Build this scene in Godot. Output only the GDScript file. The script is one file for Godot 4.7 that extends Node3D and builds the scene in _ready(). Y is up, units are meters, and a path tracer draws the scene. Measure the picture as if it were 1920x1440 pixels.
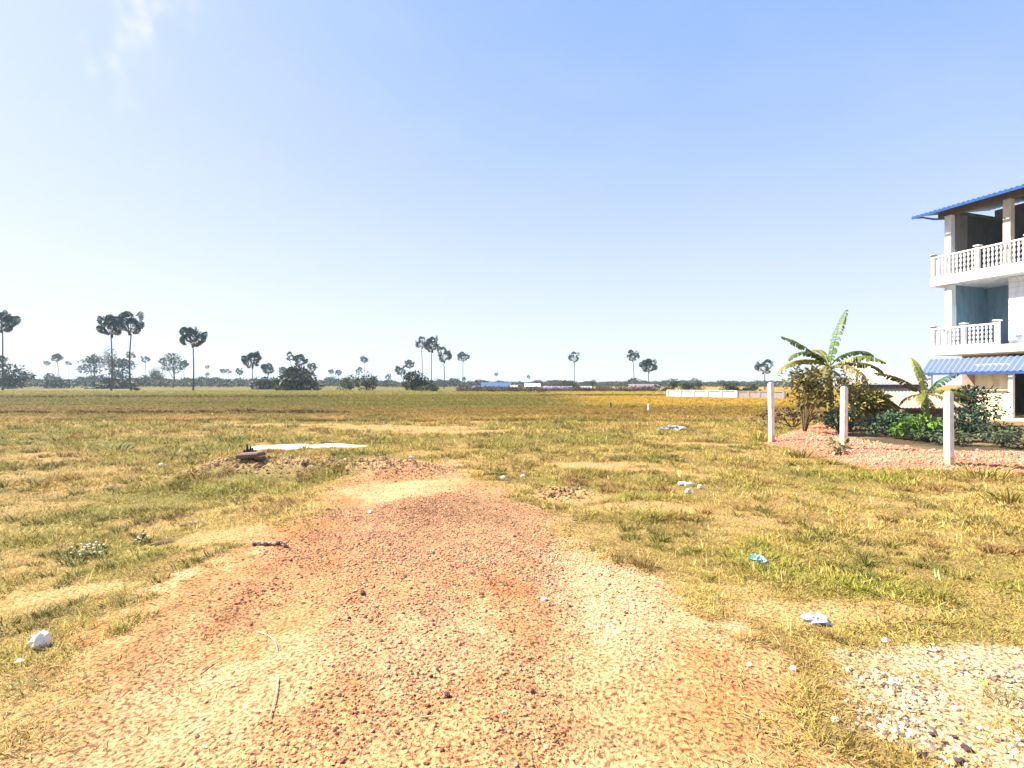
extends Node3D

# ---------------------------------------------------------------- mesh builder
class MB:
	var v := PackedVector3Array()
	var n := PackedVector3Array()
	var c := PackedColorArray()

	func tri(a: Vector3, b: Vector3, d: Vector3, na: Vector3, nb: Vector3, nd: Vector3, ca: Color, cb: Color, cd: Color) -> void:
		if (b - a).cross(d - a).dot(na + nb + nd) > 0.0:
			v.append_array([a, d, b]); n.append_array([na, nd, nb]); c.append_array([ca, cd, cb])
		else:
			v.append_array([a, b, d]); n.append_array([na, nb, nd]); c.append_array([ca, cb, cd])

	func flat(a: Vector3, b: Vector3, d: Vector3, col: Color, out := Vector3.ZERO) -> void:
		var k := (b - a).cross(d - a).normalized()
		if out != Vector3.ZERO and k.dot(out) < 0.0:
			k = -k
		tri(a, b, d, k, k, k, col, col, col)

	func quad(a: Vector3, b: Vector3, d: Vector3, e: Vector3, col: Color, out := Vector3.ZERO) -> void:
		flat(a, b, d, col, out)
		flat(a, d, e, col, out)

	func box(t: Transform3D, s: Vector3, col: Color, bevel := 0.0) -> void:
		var h := s * 0.5
		var b := minf(bevel, minf(h.x, minf(h.y, h.z)) * 0.5)
		for axis in 3:
			for sgn in [-1.0, 1.0]:
				var u := (axis + 1) % 3
				var w := (axis + 2) % 3
				var p := []
				for q in [[-1, -1], [1, -1], [1, 1], [-1, 1]]:
					var k := Vector3.ZERO
					k[axis] = sgn * h[axis]
					k[u] = q[0] * (h[u] - b)
					k[w] = q[1] * (h[w] - b)
					p.append(t * k)
				var o := Vector3.ZERO
				o[axis] = sgn
				quad(p[0], p[1], p[2], p[3], col, t.basis * o)
		if b > 0.0:
			for axis in 3:
				var u := (axis + 1) % 3
				var w := (axis + 2) % 3
				for su in [-1.0, 1.0]:
					for sw in [-1.0, 1.0]:
						var p := []
						for q in [[-1, 0], [1, 0], [1, 1], [-1, 1]]:
							var k := Vector3.ZERO
							k[axis] = q[0] * (h[axis] - b)
							k[u] = su * (h[u] - (b if q[1] else 0.0))
							k[w] = sw * (h[w] - (0.0 if q[1] else b))
							p.append(t * k)
						var o := Vector3.ZERO
						o[u] = su
						o[w] = sw
						quad(p[0], p[1], p[2], p[3], col, t.basis * o)

	func tube(p: Array, r: Array, sides: int, col: Color, cap := true, tip := Color(0, 0, 0, 0)) -> void:
		var rings := []
		var norms := []
		for i in p.size():
			var dir: Vector3 = (p[mini(i + 1, p.size() - 1)] - p[maxi(i - 1, 0)]).normalized()
			var side := dir.cross(Vector3.UP if absf(dir.y) < 0.9 else Vector3.RIGHT).normalized()
			var up := side.cross(dir).normalized()
			var ring := []
			var nr := []
			for k in sides:
				var a := TAU * k / sides
				var o := side * cos(a) + up * sin(a)
				nr.append(o)
				ring.append(p[i] + o * r[i])
			rings.append(ring)
			norms.append(nr)
		for i in p.size() - 1:
			var c0 := col
			var c1 := col
			if tip.a > 0.0:
				c0 = col.lerp(tip, float(i) / (p.size() - 1))
				c1 = col.lerp(tip, float(i + 1) / (p.size() - 1))
			for k in sides:
				var m := (k + 1) % sides
				tri(rings[i][k], rings[i][m], rings[i + 1][m], norms[i][k], norms[i][m], norms[i + 1][m], c0, c0, c1)
				tri(rings[i][k], rings[i + 1][m], rings[i + 1][k], norms[i][k], norms[i + 1][m], norms[i + 1][k], c0, c1, c1)
		if cap:
			for e in [0, p.size() - 1]:
				var o: Vector3 = (p[e] - p[1 if e == 0 else p.size() - 2]).normalized()
				for k in sides:
					var m := (k + 1) % sides
					tri(p[e], rings[e][k], rings[e][m], o, o, o, col, col, col)

	# a lump: a ball with an uneven skin
	func lump(center: Vector3, s: Vector3, seed_: int, rough: float, col: Color, lat := 6, lon := 9, faceted := false, freq := 1.3) -> void:
		var f := FastNoiseLite.new()
		f.seed = seed_
		f.frequency = freq
		f.fractal_octaves = 2
		var g := []
		for i in lat + 1:
			var row := []
			for j in lon:
				var th := PI * i / lat
				var ph := TAU * j / lon
				var o := Vector3(sin(th) * cos(ph), cos(th), sin(th) * sin(ph))
				row.append(center + o * s * (1.0 + rough * f.get_noise_3dv(o * 1.5)))
			g.append(row)
		for i in lat:
			for j in lon:
				var m := (j + 1) % lon
				var a: Vector3 = g[i][j]
				var b: Vector3 = g[i][m]
				var d: Vector3 = g[i + 1][m]
				var e: Vector3 = g[i + 1][j]
				var o := (a + b + d + e) * 0.25 - center
				if faceted:
					if i > 0:
						flat(a, b, d, col, o)
					if i < lat - 1:
						flat(a, d, e, col, o)
				else:
					var na := ((a - center) / (s * s)).normalized()
					var nb := ((b - center) / (s * s)).normalized()
					var nd := ((d - center) / (s * s)).normalized()
					var ne := ((e - center) / (s * s)).normalized()
					if i > 0:
						tri(a, b, d, na, nb, nd, col, col, col)
					if i < lat - 1:
						tri(a, d, e, na, nd, ne, col, col, col)

	# a leaf-sized bent face at p, pointing along dir
	func leaf(p: Vector3, dir: Vector3, up: Vector3, length: float, width: float, col: Color, droop := 0.25) -> void:
		var side := dir.cross(up).normalized()
		if side.length() < 0.5:
			side = dir.cross(Vector3.RIGHT).normalized()
		var nn := side.cross(dir).normalized()
		var m := p + dir * length * 0.5
		var tip := p + dir * length - nn * length * droop
		var l := m + side * width * 0.5 - nn * width * 0.12
		var r := m - side * width * 0.5 - nn * width * 0.12
		tri(p, l, tip, nn, nn, nn, col, col, col)
		tri(p, tip, r, nn, nn, nn, col, col, col)

	func mesh(m: Material) -> ArrayMesh:
		var arr := []
		arr.resize(Mesh.ARRAY_MAX)
		arr[Mesh.ARRAY_VERTEX] = v
		arr[Mesh.ARRAY_NORMAL] = n
		arr[Mesh.ARRAY_COLOR] = c
		var am := ArrayMesh.new()
		am.add_surface_from_arrays(Mesh.PRIMITIVE_TRIANGLES, arr)
		am.surface_set_material(0, m)
		return am

# ---------------------------------------------------------------- scene helpers
const EYE := 1.6
const F := 960.0
const HOR := 722.0
const CX := 960.0
var rng := RandomNumberGenerator.new()
var used := {}
var M := {}
var nb := FastNoiseLite.new()
var nm := FastNoiseLite.new()
var nf := FastNoiseLite.new()
var nw := FastNoiseLite.new()

func numbered(called: String) -> String:
	used[called] = used.get(called, -1) + 1
	return called if used[called] == 0 else "%s_%03d" % [called, used[called]]

func tag(o: Node, label := "", category := "", group := "", kind := "") -> Node:
	if label: o.set_meta("label", label)
	if category: o.set_meta("category", category)
	if group: o.set_meta("group", group)
	if kind: o.set_meta("kind", kind)
	return o

func thing(called: String, at: Vector3, label: String, category: String, group := "", turn := 0.0) -> Node3D:
	var o := Node3D.new()
	o.name = numbered(called)
	add_child(o)
	o.position = at
	o.rotation.y = turn
	tag(o, label, category, group)
	return o

func part(called: String, m: Mesh, parent: Node) -> MeshInstance3D:
	var o := MeshInstance3D.new()
	o.name = called
	o.mesh = m
	parent.add_child(o, true)
	return o

func solo(called: String, m: Mesh, at: Vector3, label: String, category: String, group := "", turn := 0.0) -> MeshInstance3D:
	var o := MeshInstance3D.new()
	o.name = numbered(called)
	o.mesh = m
	add_child(o)
	o.position = at
	o.rotation.y = turn
	tag(o, label, category, group)
	return o

func many(called: String, m: Mesh, where: Array, tint: Array, label: String) -> void:
	var mm := MultiMesh.new()
	mm.transform_format = MultiMesh.TRANSFORM_3D
	mm.use_colors = true
	mm.mesh = m
	mm.instance_count = where.size()
	for i in where.size():
		mm.set_instance_transform(i, where[i])
		mm.set_instance_color(i, tint[i])
	var o := MultiMeshInstance3D.new()
	o.name = numbered(called)
	o.multimesh = mm
	add_child(o)
	tag(o, label, "", "", "stuff")

func mat(called: String, rough := 0.85, back := Color(0, 0, 0)) -> StandardMaterial3D:
	var m := StandardMaterial3D.new()
	m.resource_name = called
	m.vertex_color_use_as_albedo = true
	m.roughness = rough
	m.metallic_specular = 0.3
	if back.r + back.g + back.b > 0.0:
		m.backlight_enabled = true
		m.backlight = back
	M[called] = m
	return m

func noise_tex(seed_: int, freq: float, octaves: int, stops: Array, size := 1024, normal := false, bump := 4.0, kind := FastNoiseLite.TYPE_SIMPLEX_SMOOTH) -> NoiseTexture2D:
	var f := FastNoiseLite.new()
	f.seed = seed_
	f.noise_type = kind
	f.frequency = freq
	f.fractal_octaves = octaves
	f.fractal_gain = 0.6
	var t := NoiseTexture2D.new()
	t.width = size
	t.height = size
	t.seamless = true
	t.noise = f
	if normal:
		t.as_normal_map = true
		t.bump_strength = bump
	else:
		var g := Gradient.new()
		g.offsets = PackedFloat32Array(stops.map(func(s): return s[0]))
		g.colors = PackedColorArray(stops.map(func(s): return Color(s[1], s[1], s[1]) if s[1] is float else s[1]))
		t.color_ramp = g
	return t

func sstep(a: float, b: float, x: float) -> float:
	var t := clampf((x - a) / (b - a), 0.0, 1.0)
	return t * t * (3.0 - 2.0 * t)

func gauss(x: float, s: float) -> float:
	return exp(-x * x / (2.0 * s * s))

func table(t: Array, x: float) -> float:
	if x <= t[0][0]:
		return t[0][1]
	for i in t.size() - 1:
		if x < t[i + 1][0]:
			return lerpf(t[i][1], t[i + 1][1], (x - t[i][0]) / (t[i + 1][0] - t[i][0]))
	return t[-1][1]

# where the ground is seen at that place of the photograph; d is the distance ahead
func spot(px: float, py: float) -> Vector2:
	var d := EYE * F / (py - HOR)
	return Vector2((px - CX) / F * d, d)

func on_ground(x: float, d: float, lift := 0.0) -> Vector3:
	return Vector3(x, height(x, d) + lift, -d)

# ---------------------------------------------------------------- the land
var track_left := [[1.0, -2.35], [2.4, -2.45], [3.0, -2.5], [4.0, -2.68], [5.2, -2.58], [6.4, -2.5], [7.9, -2.9], [8.6, -2.75], [9.3, -2.3], [9.9, -1.6], [10.3, -1.1]]
var track_right := [[1.0, 1.3], [2.1, 1.34], [3.0, 1.36], [3.6, 1.25], [4.5, 1.0], [5.5, 0.65], [6.6, 0.2], [7.4, -0.05], [8.4, -0.4], [9.2, -0.75], [10.3, -1.2]]

func track(x: float, d: float) -> float:
	if d > 10.4:
		return -1.0
	return minf(minf(x - table(track_left, d), table(track_right, d) - x), 10.1 - d)

func plot_in(x: float, d: float) -> float:   # how far inside the raised plot behind the fence posts
	return minf(minf(x - 6.85, d - (9.75 - 0.3 * clampf(x - 6.9, 0.0, 3.0))), 13.9 + 1.25 * maxf(x - 6.9, 0.0) - d)

func blob(x: float, d: float, cx: float, cd: float, rx: float, rd: float) -> float:
	if absf(x - cx) > rx * 1.65 or absf(d - cd) > rd * 1.65:
		return 0.0
	var q := Vector2((x - cx) / rx, (d - cd) / rd).length()
	return 1.0 - sstep(0.55, 1.25, q + 0.35 * nm.get_noise_2d(x * 1.7, d * 1.7))

func bund(x: float, d: float) -> float:
	var a := gauss(d - (27.0 + 0.9 * nb.get_noise_2d(x * 0.5, 3.0)), 0.34) * (0.75 + 0.7 * nm.get_noise_2d(x * 0.3, 1.0)) * (1.0 - sstep(-9.5, -7.5, x))
	var b := gauss(d - (60.0 + 0.03 * x), 0.9) * (1.0 - sstep(-28.0, -24.0, x) * (1.0 - sstep(-36.0, -30.0, x))) * (1.0 - sstep(-22.0, -18.0, x))
	var e := gauss(d - 63.0, 1.0) * sstep(2.0, 4.0, x) * (1.0 - sstep(22.0, 26.0, x))
	return maxf(a, maxf(b, e))

func height(x: float, d: float) -> float:
	var h := 0.05 * nb.get_noise_2d(x, d) * sstep(1.0, 6.0, d)
	if d < 30.0 and absf(x) < 30.0:
		h += 0.018 * nm.get_noise_2d(x, d)
		h += 0.007 * nf.get_noise_2d(x, d)
		var t := track(x, d)
		h += 0.05 * sstep(-0.6, 0.3, t)
		h -= 0.065 * gauss(x - 0.25 - 0.06 * d, 0.24) * sstep(-0.1, 0.4, t)
		h -= 0.055 * gauss(x + 1.55 + 0.05 * d, 0.22) * sstep(-0.1, 0.4, t)
		h -= 0.10 * (1.0 - sstep(-4.2, -2.9, x)) * sstep(2.5, 4.0, d) * (1.0 - sstep(7.5, 9.5, d))
		var ridge := gauss(d - 9.55 - 0.25 * sin(x * 0.9) - 0.05 * x, 0.28) * sstep(-6.4, -5.2, x) * (1.0 - sstep(-1.9, -1.1, x))
		h += ridge * (0.21 + 0.08 * nm.get_noise_2d(x * 4.0, d * 4.0))
		h += 0.08 * gauss(Vector2(x - 0.75, d - 7.4).length(), 0.25) * (0.6 + nm.get_noise_2d(x * 5.0, d * 5.0))
		var s := plot_in(x, d)
		if s > -0.6:
			h += 0.12 * sstep(-0.15, 0.75, s + 0.12 * nm.get_noise_2d(x * 1.5, d * 1.5)) + 0.02 * nm.get_noise_2d(x * 3.0, d * 3.0) * sstep(0.0, 0.4, s)
	h += 0.2 * bund(x, d)
	return h

# the ground's own colour; alpha is how much grass grows there
func ground(x: float, d: float) -> Color:
	var big := nb.get_noise_2d(x * 1.3 + 40.0, d * 1.3)
	var mid := nm.get_noise_2d(x + 17.0, d)
	var fine := nf.get_noise_2d(x, d + 9.0)
	# meadow soil, half hidden by short dry grass
	var col := Color(0.30, 0.205, 0.062).lerp(Color(0.19, 0.165, 0.04), sstep(-0.15, 0.5, big + 0.4 * mid))
	col = col.lerp(Color(0.42, 0.27, 0.105), sstep(0.05, 0.5, -big - 0.5 * mid - 0.3 * fine))
	var grass := 0.70 + 0.50 * mid - 0.15 * big + 0.30 * fine
	if d < 40.0:
		var bare := 0.0
		for b in [[-4.5, 18.8, 3.6, 1.5], [-1.9, 17.2, 2.2, 0.7], [1.6, 10.2, 1.0, 0.5], [6.1, 11.0, 0.5, 0.16], [-2.2, 10.4, 1.6, 0.5], [0.9, 7.2, 0.7, 0.5], [1.6, 6.6, 0.8, 0.35], [2.6, 9.6, 0.9, 0.3],
				[-3.4, 4.0, 0.5, 0.2], [-4.0, 10.2, 1.4, 0.5], [2.3, 3.6, 0.7, 0.25], [-9.0, 20.0, 3.5, 0.9], [5.0, 13.5, 1.5, 0.35], [-3.0, 5.4, 0.5, 0.35]]:
			if absf(x - b[0]) < b[2] * 1.7 and absf(d - b[1]) < b[3] * 1.7:
				bare = maxf(bare, blob(x, d, b[0], b[1], b[2], b[3]))
		bare *= 0.85
		col = col.lerp(Color(0.50, 0.305, 0.125), bare)
		grass *= 1.0 - 0.85 * bare
		# the dirt track
		var t := track(x, d) + 0.55 * mid + 0.34 * fine + 0.2 * big - 0.05
		var on := sstep(-0.34, 0.34, t)
		if on > 0.0:
			var dirt := Color(0.54, 0.255, 0.115).lerp(Color(0.47, 0.175, 0.062), sstep(-0.1, 0.55, nm.get_noise_2d(x * 0.9 + 80.0, d * 0.9) + 0.2 * fine))
			dirt = dirt.lerp(Color(0.62, 0.335, 0.17), 0.85 * sstep(-0.05, 0.45, nm.get_noise_2d(x * 0.7 - 60.0, d * 0.55 + 5.0) + 0.15 * fine))
			dirt = dirt.lerp(Color(0.63, 0.36, 0.18), 0.6 * gauss(x - 0.30 - 0.06 * d, 0.20) * (1.0 - sstep(3.6, 5.0, d)))
			dirt = dirt.lerp(Color(0.63, 0.35, 0.175), 0.55 * gauss(x + 1.35, 0.3) * (1.0 - sstep(2.6, 3.4, d)))
			# greyish gravel in the middle, and a brown crest further on
			var g := blob(x, d, -0.75, 5.6, 1.5, 2.0)
			g = maxf(g, 0.7 * blob(x, d, -0.75, 3.3, 0.55, 1.0))
			dirt = dirt.lerp(Color(0.38, 0.21, 0.115), 0.7 * g)
			dirt = dirt.lerp(Color(0.27, 0.14, 0.075), 0.75 * blob(x, d, -0.9, 6.2, 1.15, 0.7))
			dirt = dirt.lerp(Color(0.58, 0.37, 0.22), 0.65 * blob(x, d, 0.75, 4.4, 0.5, 1.6))
			dirt = dirt.lerp(Color(0.60, 0.38, 0.19), 0.7 * blob(x, d, -1.6, 7.6, 1.0, 0.8))
			var rut := nm.get_noise_2d((x + 0.16 * d) * 4.5, d * 0.55 + 30.0)
			dirt = dirt.lerp(Color(0.32, 0.145, 0.06), 0.6 * sstep(0.12, 0.45, rut) * (1.0 - sstep(-1.2, -0.5, x)) * (1.0 - sstep(4.2, 5.5, d)))
			dirt = dirt.lerp(Color(0.62, 0.335, 0.155), 0.12)
			dirt *= 1.0 + 0.34 * fine + 0.18 * mid
			col = col.lerp(dirt, on)
			grass *= 1.0 - sstep(0.15, 0.9, on)
		# white gravel spilt at the near right
		var w := maxf(blob(x, d, 2.3, 2.42, 0.75, 0.62), blob(x, d, 2.75, 2.95, 0.85, 0.22))
		if w > 0.0:
			col = col.lerp(Color(0.60, 0.43, 0.26).lerp(Color(0.54, 0.285, 0.13), sstep(-0.1, 0.3, mid + 0.4 * fine)) * (1.0 + 0.2 * fine), w * 0.9)
			grass *= 1.0 - 0.5 * w
		# pale sand lying in the grass
		var p := maxf(blob(x, d, -5.75, 12.85, 0.95, 0.62), blob(x, d, -4.5, 13.2, 0.8, 0.42))
		p = sstep(0.35, 0.65, p)
		col = col.lerp(Color(0.80, 0.72, 0.55), p)
		grass *= 1.0 - p
		# the earth ridge and the dug clods
		var r := gauss(d - 9.55 - 0.25 * sin(x * 0.9) - 0.05 * x, 0.3) * sstep(-6.4, -5.2, x) * (1.0 - sstep(-1.7, -1.0, x))
		col = col.lerp(Color(0.50, 0.325, 0.16).lerp(Color(0.22, 0.12, 0.055), sstep(0.05, 0.45, fine + 0.5 * mid)), 0.8 * r)
		grass *= 1.0 - 0.5 * r
		var s := plot_in(x, d)
		if s > -0.3:
			var pink := Color(0.56, 0.215, 0.12).lerp(Color(0.64, 0.33, 0.21), sstep(-0.2, 0.5, mid + 0.5 * fine))
			col = col.lerp(pink, sstep(-0.2, 0.1, s + 0.15 * mid))
			grass *= 1.0 - sstep(-0.15, 0.1, s + 0.15 * mid)
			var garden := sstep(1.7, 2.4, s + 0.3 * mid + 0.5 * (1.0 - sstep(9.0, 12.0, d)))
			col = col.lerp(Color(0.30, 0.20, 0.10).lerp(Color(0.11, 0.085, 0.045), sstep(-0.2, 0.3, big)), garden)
	# paddies beyond
	if d > 21.0:
		var far := sstep(22.0, 26.0, d + 1.5 * big)
		var gold := sstep(1.0, 9.0, x - 0.02 * d + 3.0 * big) * sstep(30.0, 40.0, d + 3.0 * mid)
		var olive := Color(0.175, 0.16, 0.028).lerp(Color(0.23, 0.185, 0.045), sstep(-0.3, 0.4, nb.get_noise_2d(x * 0.25, d * 0.8)))
		var f := olive.lerp(Color(0.46, 0.30, 0.05), gold)
		f = f.lerp(Color(0.29, 0.175, 0.05), 0.75 * (1.0 - sstep(29.0, 38.0, d + 4.0 * big)))
		f = f.lerp(Color(0.40, 0.33, 0.08), 0.5 * sstep(66.0, 76.0, d) * (1.0 - sstep(95.0, 120.0, d)))
		f *= 0.86 + 0.16 * mid
		col = col.lerp(f, far)
		col = col.lerp(Color(0.085, 0.06, 0.022), 0.8 * bund(x, d))
		grass = lerpf(grass, 0.9, far)
	col.a = clampf(grass, 0.0, 1.0)
	return col

func lines(stops: Array) -> PackedFloat32Array:   # [[to, step at that place]...]
	var out := PackedFloat32Array([stops[0][0]])
	for i in stops.size() - 1:
		while out[-1] < stops[i + 1][0] - 0.001:
			var k: float = (out[-1] - stops[i][0]) / (stops[i + 1][0] - stops[i][0])
			out.append(minf(out[-1] + lerpf(stops[i][1], stops[i + 1][1], k), stops[i + 1][0]))
	return out

func build_ground() -> void:
	var half := lines([[0.0, 0.035], [3.0, 0.035], [6.0, 0.06], [15.0, 0.11], [30.0, 0.7], [120.0, 4.0], [1500.0, 160.0]])
	var xs := PackedFloat32Array()
	for i in range(half.size() - 1, 0, -1):
		xs.append(-half[i])
	xs.append_array(half)
	var ds := lines([[-60.0, 12.0], [-3.0, 1.0], [1.4, 0.2], [1.8, 0.028], [6.0, 0.06], [15.0, 0.16], [28.0, 0.2], [62.0, 0.7], [130.0, 2.5], [1800.0, 160.0]])
	var w := xs.size()
	var v := PackedVector3Array()
	var c := PackedColorArray()
	var uv := PackedVector2Array()
	var idx := PackedInt32Array()
	for d in ds:
		for x in xs:
			v.append(Vector3(x, height(x, d), -d))
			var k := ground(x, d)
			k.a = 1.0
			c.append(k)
			uv.append(Vector2(x, d))
	var n := PackedVector3Array()
	n.resize(v.size())
	for j in ds.size():
		for i in w:
			var a := j * w + i
			var l := v[j * w + maxi(i - 1, 0)]
			var r := v[j * w + mini(i + 1, w - 1)]
			var f := v[mini(j + 1, ds.size() - 1) * w + i]
			var b := v[maxi(j - 1, 0) * w + i]
			n[a] = (r - l).cross(f - b).normalized()
			if i < w - 1 and j < ds.size() - 1:
				idx.append_array([a, a + w, a + 1, a + 1, a + w, a + w + 1])
	var arr := []
	arr.resize(Mesh.ARRAY_MAX)
	arr[Mesh.ARRAY_VERTEX] = v
	arr[Mesh.ARRAY_NORMAL] = n
	arr[Mesh.ARRAY_COLOR] = c
	arr[Mesh.ARRAY_TEX_UV] = uv
	arr[Mesh.ARRAY_INDEX] = idx
	var am := ArrayMesh.new()
	am.add_surface_from_arrays(Mesh.PRIMITIVE_TRIANGLES, arr)
	var m := mat("earth", 0.95)
	m.albedo_texture = noise_tex(5, 0.045, 4, [[0.0, 0.38], [0.36, 0.66], [0.5, 0.92], [0.6, 1.0], [1.0, 1.0]])
	m.uv1_scale = Vector3(0.62, 0.62, 1.0)
	m.normal_enabled = true
	m.normal_texture = noise_tex(6, 0.06, 4, [], 1024, true, 10.0)
	m.normal_scale = 0.6
	am.surface_set_material(0, m)
	var o := MeshInstance3D.new()
	o.name = "ground"
	o.mesh = am
	add_child(o)
	tag(o, "flat open land with a dirt track, dry meadow and rice fields", "", "", "structure")

# ---------------------------------------------------------------- loose cover
func tuft(seed_: int, blades: int, lean: float, width: float, spread: float) -> MB:
	var r := RandomNumberGenerator.new()
	r.seed = seed_
	var b := MB.new()
	for i in blades:
		var a := r.randf() * TAU
		var p := Vector3(cos(a), 0, sin(a)) * spread * sqrt(r.randf())
		var o := Vector3(cos(a + r.randf_range(-0.8, 0.8)), 0, sin(a + r.randf_range(-0.8, 0.8)))
		var l := r.randf_range(0.2, 1.0) * lean
		var dir := (o * sin(l) + Vector3.UP * cos(l)).normalized()
		var len_ := r.randf_range(0.55, 1.1)
		var mid := p + dir * len_ * 0.55
		var l2 := minf(l + r.randf_range(0.1, 0.7), 1.75)
		var tip := mid + (o * sin(l2) + Vector3.UP * cos(l2)) * len_ * 0.5
		var ang := r.randf() * PI
		var side := Vector3(cos(ang), 0, sin(ang)) * width * r.randf_range(0.6, 1.2) * 0.5
		var k := r.randf_range(0.72, 1.2)
		var col := Color(k, k * r.randf_range(0.93, 1.05), k * r.randf_range(0.7, 1.1))
		var nn := side.cross(dir).normalized()
		if nn.y < 0.0:
			nn = -nn
		nn = (nn + Vector3.UP * 0.7).normalized()
		b.tri(p - side, p + side, mid + side * 0.7, nn, nn, nn, col, col, col)
		b.tri(p - side, mid + side * 0.7, mid - side * 0.7, nn, nn, nn, col, col, col)
		b.tri(mid - side * 0.7, mid + side * 0.7, tip, nn, nn, nn, col, col, col)
	return b

func build_cover() -> void:
	var straw := Color(0.47, 0.345, 0.095)
	var hay := Color(0.60, 0.46, 0.20)
	var olive := Color(0.33, 0.28, 0.06)
	var green := Color(0.26, 0.275, 0.045)
	# short grass, denser near by
	var where := [[], [], []]
	var tint := [[], [], []]
	for i in 235000:
		var u := rng.randf()
		var d := 1.7 * pow(26.0 / 1.7, pow(u, 0.92))
		var x := rng.randf_range(-1.25, 1.25) * d + rng.randf_range(-0.6, 0.6)
		var g := ground(x, d)
		if rng.randf() > g.a * g.a * 1.15 or plot_in(x, d) > -0.05:
			continue
		var big := nb.get_noise_2d(x * 1.3 + 40.0, d * 1.3)
		var mid := nm.get_noise_2d(x * 0.8 - 31.0, d * 0.8 + 12.0)
		var wet := sstep(-0.25, 0.5, big + 0.45 * mid + 0.35 * nf.get_noise_2d(x * 0.7, d * 0.7) + rng.randf_range(-0.35, 0.35) + (0.16 if x < -2.7 else 0.05))
		var k := rng.randf()
		var dryness := nm.get_noise_2d(x * 1.6 + 70.0, d * 1.6)
		if d < 3.8 and x > 0.3:
			wet *= 0.35
		var col := straw.lerp(hay, k * k).lerp(Color(0.30, 0.19, 0.075), 0.75 * sstep(0.0, 0.5, dryness + rng.randf_range(-0.3, 0.3)))
		col = col.lerp(olive.lerp(green, sstep(0.15, 0.55, mid + rng.randf_range(-0.2, 0.2))), wet * 0.85)
		col *= rng.randf_range(0.6, 1.25)
		var tall := 0.5 + 0.5 * sstep(-0.3, 0.5, mid)
		var s := (0.028 + 0.0055 * minf(d, 22.0)) * rng.randf_range(0.6, 1.35) * tall * 1.25
		var b := Basis(Vector3.UP, rng.randf() * TAU).scaled(Vector3(s * 1.5, s * (0.8 if d < 8.0 else 0.95), s * 1.5))
		var n := rng.randi() % 3
		where[n].append(Transform3D(b, on_ground(x, d, -0.004)))
		tint[n].append(col)
	var names := ["matted short dry grass of the meadow", "upright short grass blades of the meadow", "thin straw-coloured grass of the meadow"]
	many("short_grass", tuft(1, 15, 1.45, 0.10, 0.5).mesh(M.blade), where[0], tint[0], names[0])
	many("short_grass", tuft(2, 13, 1.0, 0.085, 0.45).mesh(M.blade), where[1], tint[1], names[1])
	many("short_grass", tuft(3, 11, 1.55, 0.075, 0.7).mesh(M.blade), where[2], tint[2], names[2])
	# taller weeds and dry stalks between the short grass
	var wr := []
	var tr := []
	var wk := []
	var tk := []
	for i in 9000:
		var d := 3.0 * pow(24.0 / 3.0, pow(rng.randf(), 0.8))
		var x := rng.randf_range(-1.1, 1.1) * d
		var g := ground(x, d)
		var patch := nm.get_noise_2d(x * 0.9 + 11.0, d * 0.9 - 44.0) + 0.5 * nf.get_noise_2d(x * 0.4, d * 0.4)
		if g.a < 0.55 or plot_in(x, d) > -0.1:
			continue
		if patch > 0.12:
			var s := (0.05 + 0.006 * d) * rng.randf_range(0.6, 1.5)
			wr.append(Transform3D(Basis(Vector3.UP, rng.randf() * TAU).scaled(Vector3(s * 1.2, s, s * 1.2)), on_ground(x, d, -0.01)))
			tr.append(Color(0.20, 0.19, 0.05).lerp(Color(0.30, 0.18, 0.07), sstep(-0.2, 0.3, nb.get_noise_2d(x * 2.0, d * 2.0))) * rng.randf_range(0.6, 1.3))
		elif i % 3 == 0:
			var s := (0.07 + 0.008 * d) * rng.randf_range(0.6, 1.4)
			wk.append(Transform3D(Basis.from_euler(Vector3(rng.randf_range(-0.3, 0.3), rng.randf() * TAU, rng.randf_range(-0.3, 0.3))).scaled(Vector3.ONE * s), on_ground(x, d, -0.01)))
			tk.append(Color(0.62, 0.48, 0.22) * rng.randf_range(0.7, 1.2))
	many("rough_weeds", tuft(8, 34, 1.0, 0.07, 0.5).mesh(M.blade), wr, tr, "rough brown and olive weeds scattered through the meadow")
	many("dry_stalks", tuft(9, 5, 0.5, 0.05, 0.3).mesh(M.blade), wk, tk, "thin dry stalks standing out of the meadow grass")
	# rice and stubble further out
	var w2 := []
	var t2 := []
	for i in 130000:
		var d := 22.0 * pow(110.0 / 23.0, rng.randf())
		var x := rng.randf_range(-1.1, 1.1) * d
		if plot_in(x, d) > -0.3 and d < 34.0 and x > 6.5:
			continue
		var g := ground(x, d)
		var b0 := bund(x, d)
		var s := (0.075 + 0.0032 * d) * rng.randf_range(0.6, 1.2) * (1.15 if b0 > 0.3 else 1.0) 
		var gold := sstep(0.3, 0.6, g.r / 0.5)
		var col := Color(g.r, g.g, g.b) * rng.randf_range(0.85, 1.4)
		if b0 > 0.3:
			col = Color(0.17, 0.13, 0.04) * rng.randf_range(0.6, 1.4)
		s *= lerpf(0.8, 1.3, gold)
		w2.append(Transform3D(Basis(Vector3.UP, rng.randf() * TAU).scaled(Vector3(s * 1.7, s, s * 1.7)), on_ground(x, d, -0.01)))
		t2.append(col)
	many("field_grass", tuft(4, 16, 0.8, 0.10, 0.5).mesh(M.blade), w2, t2, "ripening rice and brown stubble in the far fields")
	# gravel and crumbs of earth on the track
	var ws := [[], []]
	var ts := [[], []]
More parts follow.
